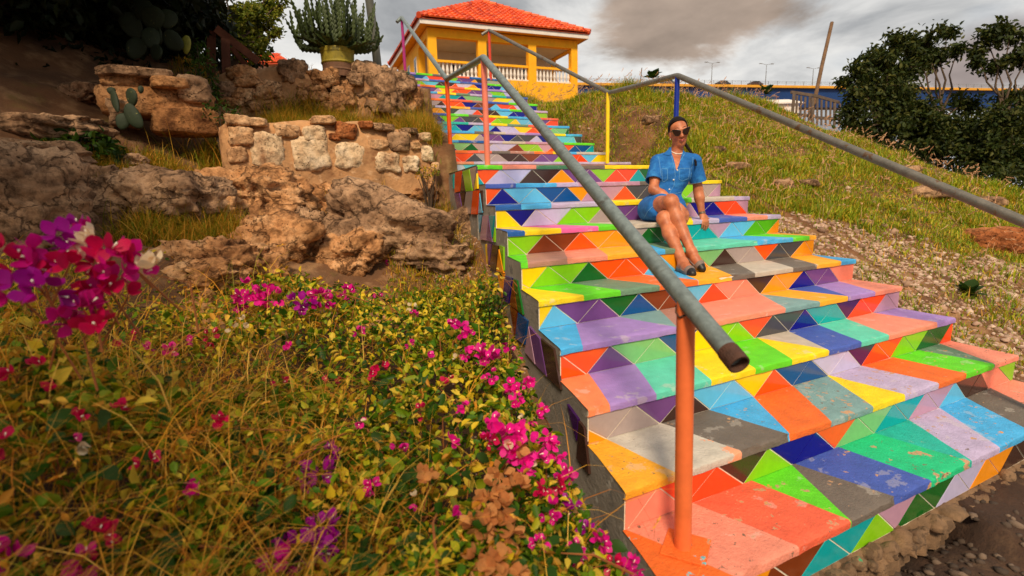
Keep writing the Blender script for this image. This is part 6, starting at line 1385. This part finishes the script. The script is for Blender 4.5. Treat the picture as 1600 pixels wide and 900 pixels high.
# neck opening
ox, oy, oz = nek
fr = (X_-ox)*fwd[0]+(Y_-oy)*fwd[1]; sd_ = (X_-ox)*acr[0]+(Y_-oy)*acr[1]+ (Z_-oz)*.0; dn_ = oz-Z_
lean = (pel-nek)@acr/(nek[2]-pel[2]); sdl = sd_-lean*np.maximum(dn_, 0)
vee = np.maximum(np.maximum(np.abs(sdl)-(.052-.30*np.clip(dn_, -.1, .30)), dn_-.165), -(fr+.012)); Dn.D[...] = np.maximum(Dn.D, -vee)
Dn.D[...] = np.maximum(Dn.D, -(np.sqrt((X_-ox)**2+(Y_-oy)**2)*1.0-.056+np.maximum(0, dn_)*1.5)*1.0) if False else Dn.D
hole = np.maximum(np.sqrt((X_-ox)**2+(Y_-oy)**2)-.055, -(Z_-(oz-.025))); Dn.D[...] = np.maximum(Dn.D, -hole)
V, F = Dn.mesh(); V = V+A_([[(mnoise.noise(Vector((a*11, b*11, c*34)))*fwd[0]*.006), mnoise.noise(Vector((a*11, b*11, c*34)))*fwd[1]*.006, 0] for a, b, c in V]); dress = mesh_np('dress', V-A_(PB), F, m_denim, woman, smooth=True); smooth_mod(dress, 3)
Vd, Fd = V, F
for s_, sh, el in ((-1, shR, elR), (1, shL, elL)):
    Sv = Field(np.minimum(sh, el)-.12, np.maximum(sh, el)+.12, .0055); e = sh*.30+el*.70; out_ = acr*s_*.012
    Sv.cap(sh+acr*s_*-.01, e+out_+n_(el-sh)*.03, .064, .070, .03); dd_ = n_(el-sh); X_, Y_, Z_ = Sv.pts(A_((0, 0, 0)), Sv.n); pl_ = (X_-e[0])*dd_[0]+(Y_-e[1])*dd_[1]+(Z_-e[2])*dd_[2]; Sv.D[...] = np.maximum(Sv.D, pl_)
    inn = Field(np.minimum(sh, el)-.12, np.maximum(sh, el)+.12, .0055); inn.cap(sh, e+out_+dd_*.06, .046, .063, .02); inn.D[...] = np.maximum(inn.D, -(pl_+.10)); Sv.D[...] = np.maximum(Sv.D, -inn.D)
    V, F = Sv.mesh(); so2 = mesh_np('sleeve', V-A_(PB), F, m_denim, dress, smooth=True); smooth_mod(so2, 2)
    Vd, Fd = np.concatenate([Vd, V]), np.concatenate([Fd, F+len(Vd)])
from mathutils.bvhtree import BVHTree
bvh = BVHTree.FromPolygons([tuple(v) for v in Vd], [tuple(f) for f in Fd])
bvb = BVHTree.FromPolygons([tuple(v) for v in body_V] if False else [tuple(A_(v.co)+A_(PB)) for v in body.data.vertices], [tuple(p.vertices) for p in body.data.polygons])
def onto(px_, py_, tree, lift=.002):
    d = ray(px_, py_).normalized(); r = tree.ray_cast(CP, d)
    return (r[0]-d*lift) if r[0] is not None else None
def seam(name, pts, rad, m, tree, parent, dens=3., lift=.001):
    P_ = []
    for (a, b), (c, d) in zip(pts[:-1], pts[1:]):
        k = max(2, int(math.hypot(c-a, d-b)*dens/3))
        for i in range(k): P_.append((a+(c-a)*i/k, b+(d-b)*i/k))
    P_.append(pts[-1]); Q = [q for q in (onto(a, b, tree, lift) for a, b in P_) if q is not None]
    Q = [q for i, q in enumerate(Q) if i == 0 or (q-Q[i-1]).length < .06]
    if len(Q) < 2: return None
    mb = MB(); mb.tube(Q, rad, 5); return local(mb, PB).build(name, m, parent, smooth=True)
m_stitch = mat('pale_stitching', lin((120, 176, 214)), .9, .1, 60)
m_btn = mat('metal_button', lin((226, 222, 214)), .35, .05, 60, metal=.3)
for pts in ([(1049, 243), (1054, 262), (1055, 275), (1053, 290), (1047, 300), (1046, 316)], [(1034, 263), (1035, 283), (1038, 284), (1043, 280), (1043, 264)], [(1062, 263), (1061, 280), (1066, 283), (1076, 279), (1078, 263)], [(1034, 263), (1043, 264)], [(1062, 263), (1078, 263)], [(1054, 262), (1062, 252), (1070, 240)], [(1030, 300), (1042, 302), (1058, 302), (1072, 298)],
            [(1006, 341), (1012, 330), (1020, 322), (1030, 317)], [(1010, 283), (1020, 284), (1033, 283)], [(1078, 287), (1090, 286), (1101, 283)], [(1029, 245), (1031, 258), (1033, 275)], [(1083, 246), (1081, 262), (1079, 280)]): seam('seam', pts, .0013, m_stitch, bvh, dress)
for a, b in ((1058.5, 266), (1046, 296), (1046.5, 311), (1052.5, 281)):
    q = onto(a, b, bvh, .002)
    if q is not None: V, F = ico(2); mesh_np('button', V*.0075+A_(q-PB), F, m_btn, dress, smooth=True)
# collar: two folded wings
for pts in ([(1036, 241), (1049, 229), (1049.5, 241), (1045, 243)], [(1069, 231), (1071, 240), (1079, 243), (1078, 238)]):
    Q = [onto(a, b, bvh, .010) or onto(a, b, bvb, .016) for a, b in pts]
    if all(q is not None for q in Q):
        mb = MB(); bk = [q+Vector(ray(*p)).normalized()*.006 for q, p in zip(Q, pts)]; mb.prism(Q, bk); local(mb, PB).build('collar', m_denim, dress, bevel=.002)
# hair: smooth cap drawn back, bun, braid over her left shoulder
m_hair = mat('dark_hair', lin((26, 17, 14)), .6, .3, 30, .35, 120, spec=.15)
Hf_ = Field(hc-.17, hc+.17, .005); Hf_.ell(hp(0, -.020, .034), (.080, .094, .096), HR, .01); Hf_.ell(hp(0, -.06, -.01), (.066, .06, .06), HR, .03)
X_, Y_, Z_ = Hf_.pts(A_((0, 0, 0)), Hf_.n); la = (X_-hc[0])*hl[0]+(Y_-hc[1])*hl[1]+(Z_-hc[2])*hl[2]; lf = (X_-hc[0])*hf[0]+(Y_-hc[1])*hf[1]+(Z_-hc[2])*hf[2]; lu = (X_-hc[0])*hu[0]+(Y_-hc[1])*hu[1]+(Z_-hc[2])*hu[2]
line = lf-(.020-.45*(.085-lu)*0-(la/.075)**2*.028+np.clip(lu-.06, 0, .06)*.55); face = np.where(lu > .085, -1, line)
Hf_.D[...] = np.maximum(Hf_.D, line-.004); Hf_.D[...] = np.maximum(Hf_.D, -(lu+.035)-np.maximum(0, -lf-.02)*1.2)
V, F = Hf_.mesh(); hair = mesh_np('hair', V-A_(PB), F, m_hair, woman, smooth=True); smooth_mod(hair, 2)
bp_ = [ony(1070, 224, -.90), ony(1075, 231, -.94), ony(1080, 238, -.985), ony(1084, 246, -1.03), ony(1087, 253, -1.06), ony(1087.5, 259, -1.075)]
mb = MB()
for st_ in range(3):
    pts = []; rad = []
    for i in range(46):
        t = i/45; s_ = t*(len(bp_)-1); j = min(len(bp_)-2, int(s_)); c = Vector(bp_[j]).lerp(Vector(bp_[j+1]), s_-j); q = t*26+st_*2.094; wv = .0075*(1-.4*t); pts.append(c+Vector(acr)*math.sin(q)*wv+Vector(fwd)*math.sin(2*q)*wv*.6); rad.append(.0085*(1-.45*t))
    mb.tube(pts, rad, 7)
local(mb, PB).build('braid', m_hair, hair, smooth=True)
# sunglasses
m_frame = mat('dark_sunglass_frame', lin((30, 20, 16)), .25, .1, 20); m_lens = mat('brown_lens', lin((46, 30, 24)), .08, .1, 3)
mb = MB(); lens = []
for s_ in (-1, 1):
    o = [(.006, .012), (.012, .024), (.034, .030), (.058, .032), (.066, .028), (.058, .008), (.046, -.012), (.026, -.015), (.012, -.006)]
    def g(a, c, dpt): a, c = a*1.14, c*1.2-.001; return hp(a*s_, .100-.55*max(0, abs(a)-.02)**1.0*.55+dpt, c)
    outer = [Vector(g(a, c, 0)) for a, c in o]; cx_, cz_ = .035, .008; inner = [Vector(g(cx_+(a-cx_)*.82, cz_+(c-cz_)*.80, .001)) for a, c in o]
    for i in range(len(o)): j = (i+1) % len(o); mb.quad(outer[i], outer[j], inner[j], inner[i]); mb.quad(outer[i]-Vector(hf)*.006, outer[j]-Vector(hf)*.006, outer[j], outer[i])
    lens.append([Vector(g(cx_+(a-cx_)*.84, cz_+(c-cz_)*.82, -.002)) for a, c in o])
    mb.tube([Vector(hp(.064*s_, .083, .025)), Vector(hp(.076*s_, .04, .020)), Vector(hp(.077*s_, -.01, .012))], .0028, 6)
mb.tube([Vector(hp(-.010, .101, .014)), Vector(hp(0, .105, .018)), Vector(hp(.010, .101, .014))], .003, 6)
sg = local(mb, PB).build('sunglasses', m_frame, woman)
for L_ in lens: mb = MB(); mb.poly(L_); local(mb, PB).build('lens', m_lens, sg)
# lips, necklace, earring, wristwatch
m_lip = mat('lips', lin((170, 74, 66)), .35, .05, 60); m_pearl = mat('pearl', lin((232, 222, 206)), .3, .05, 40)
mb = MB(); mb.tube([Vector(hp(-.025, .079, -.055)), Vector(hp(-.012, .091, -.053)), Vector(hp(0, .094, -.055)), Vector(hp(.012, .091, -.053)), Vector(hp(.025, .079, -.055))], [.001, .0042, .004, .0042, .001], 6); mb.tube([Vector(hp(-.022, .080, -.059)), Vector(hp(0, .093, -.064)), Vector(hp(.022, .080, -.059))], [.001, .0058, .001], 6); local(mb, PB).build('lips', m_lip, woman, smooth=True)
mb = MB()
for s_ in (-1, 1): mb.tube([Vector(hp(.046*s_, .066, .042)), Vector(hp(.030*s_, .078, .046)), Vector(hp(.012*s_, .082, .041))], [.001, .0022, .0016], 5)
local(mb, PB).build('eyebrows', m_hair, woman, smooth=True)
seam('necklace', [(1047, 234.5), (1051, 238), (1057, 240.5), (1063, 240.5), (1069, 238)], .0042, m_pearl, bvb, woman, 6, .003)
q = hp(-.074, .002, -.042); V, F = ico(2); mesh_np('earring', V*.005+q-A_(PB), F, m_pearl, woman, smooth=True)
wd = Vector(n_(wrL-elL)); c = Vector(wrL)-wd*.012; u_ = wd.orthogonal().normalized(); v_ = wd.cross(u_); mb = MB()
for i in range(20):
    a, b = 2*math.pi*i/20, 2*math.pi*(i+1)/20
    for (r0, d0), (r1, d1) in (((.0275, -.010), (.0298, -.008)), ((.0298, -.008), (.0298, .008)), ((.0298, .008), (.0275, .010))): mb.quad(c+(u_*math.cos(a)+v_*math.sin(a))*r0+wd*d0, c+(u_*math.cos(b)+v_*math.sin(b))*r0+wd*d0, c+(u_*math.cos(b)+v_*math.sin(b))*r1+wd*d1, c+(u_*math.cos(a)+v_*math.sin(a))*r1+wd*d1)
local(mb, PB).build('wristwatch', mat('watch_strap', lin((120, 100, 84)), .4, .1, 30, metal=.4), woman, smooth=True)
# ballet flats: grey with a black toe
m_shoe = mat('grey_shoe', lin((122, 106, 98)), .7, .1, 40); m_toe = mat('black_toe_cap', lin((26, 22, 22)), .5, .1, 40)
for an, to, he in ((anR, toR, heR), (anL, toL, heL)):
    lo_ = np.minimum(np.minimum(an, to), he)-.07; hi_ = np.maximum(np.maximum(an, to), he)+.07; S_ = Field(lo_, hi_, .004)
    tdir = n_(to-he); S_.cap(he, to-tdir*.05, .034, .036, .03); S_.cap(an*.6+to*.4, to, .040, .028, .03); S_.cap(he, he*.8+an*.2, .034, .033, .03)
    X_, Y_, Z_ = S_.pts(A_((0, 0, 0)), S_.n); al = (X_-he[0])*tdir[0]+(Y_-he[1])*tdir[1]+(Z_-he[2])*tdir[2]; L_ = np.linalg.norm(to-he)
    ins = n_(np.cross(np.cross(tdir, an-he), tdir)); hgt = (X_-he[0])*ins[0]+(Y_-he[1])*ins[1]+(Z_-he[2])*ins[2]
    S_.D[...] = np.maximum(S_.D, np.minimum(hgt-.012-.25*np.maximum(0, np.abs(al-.06)-.06), L_*.72-al)); 
    V, F = S_.mesh(); fa_ = (V[F].mean(1)-he)@tdir > L_*.90; mesh_np('shoe', V-A_(PB), F, [m_shoe, m_toe], woman, fa_.astype(int), smooth=True)
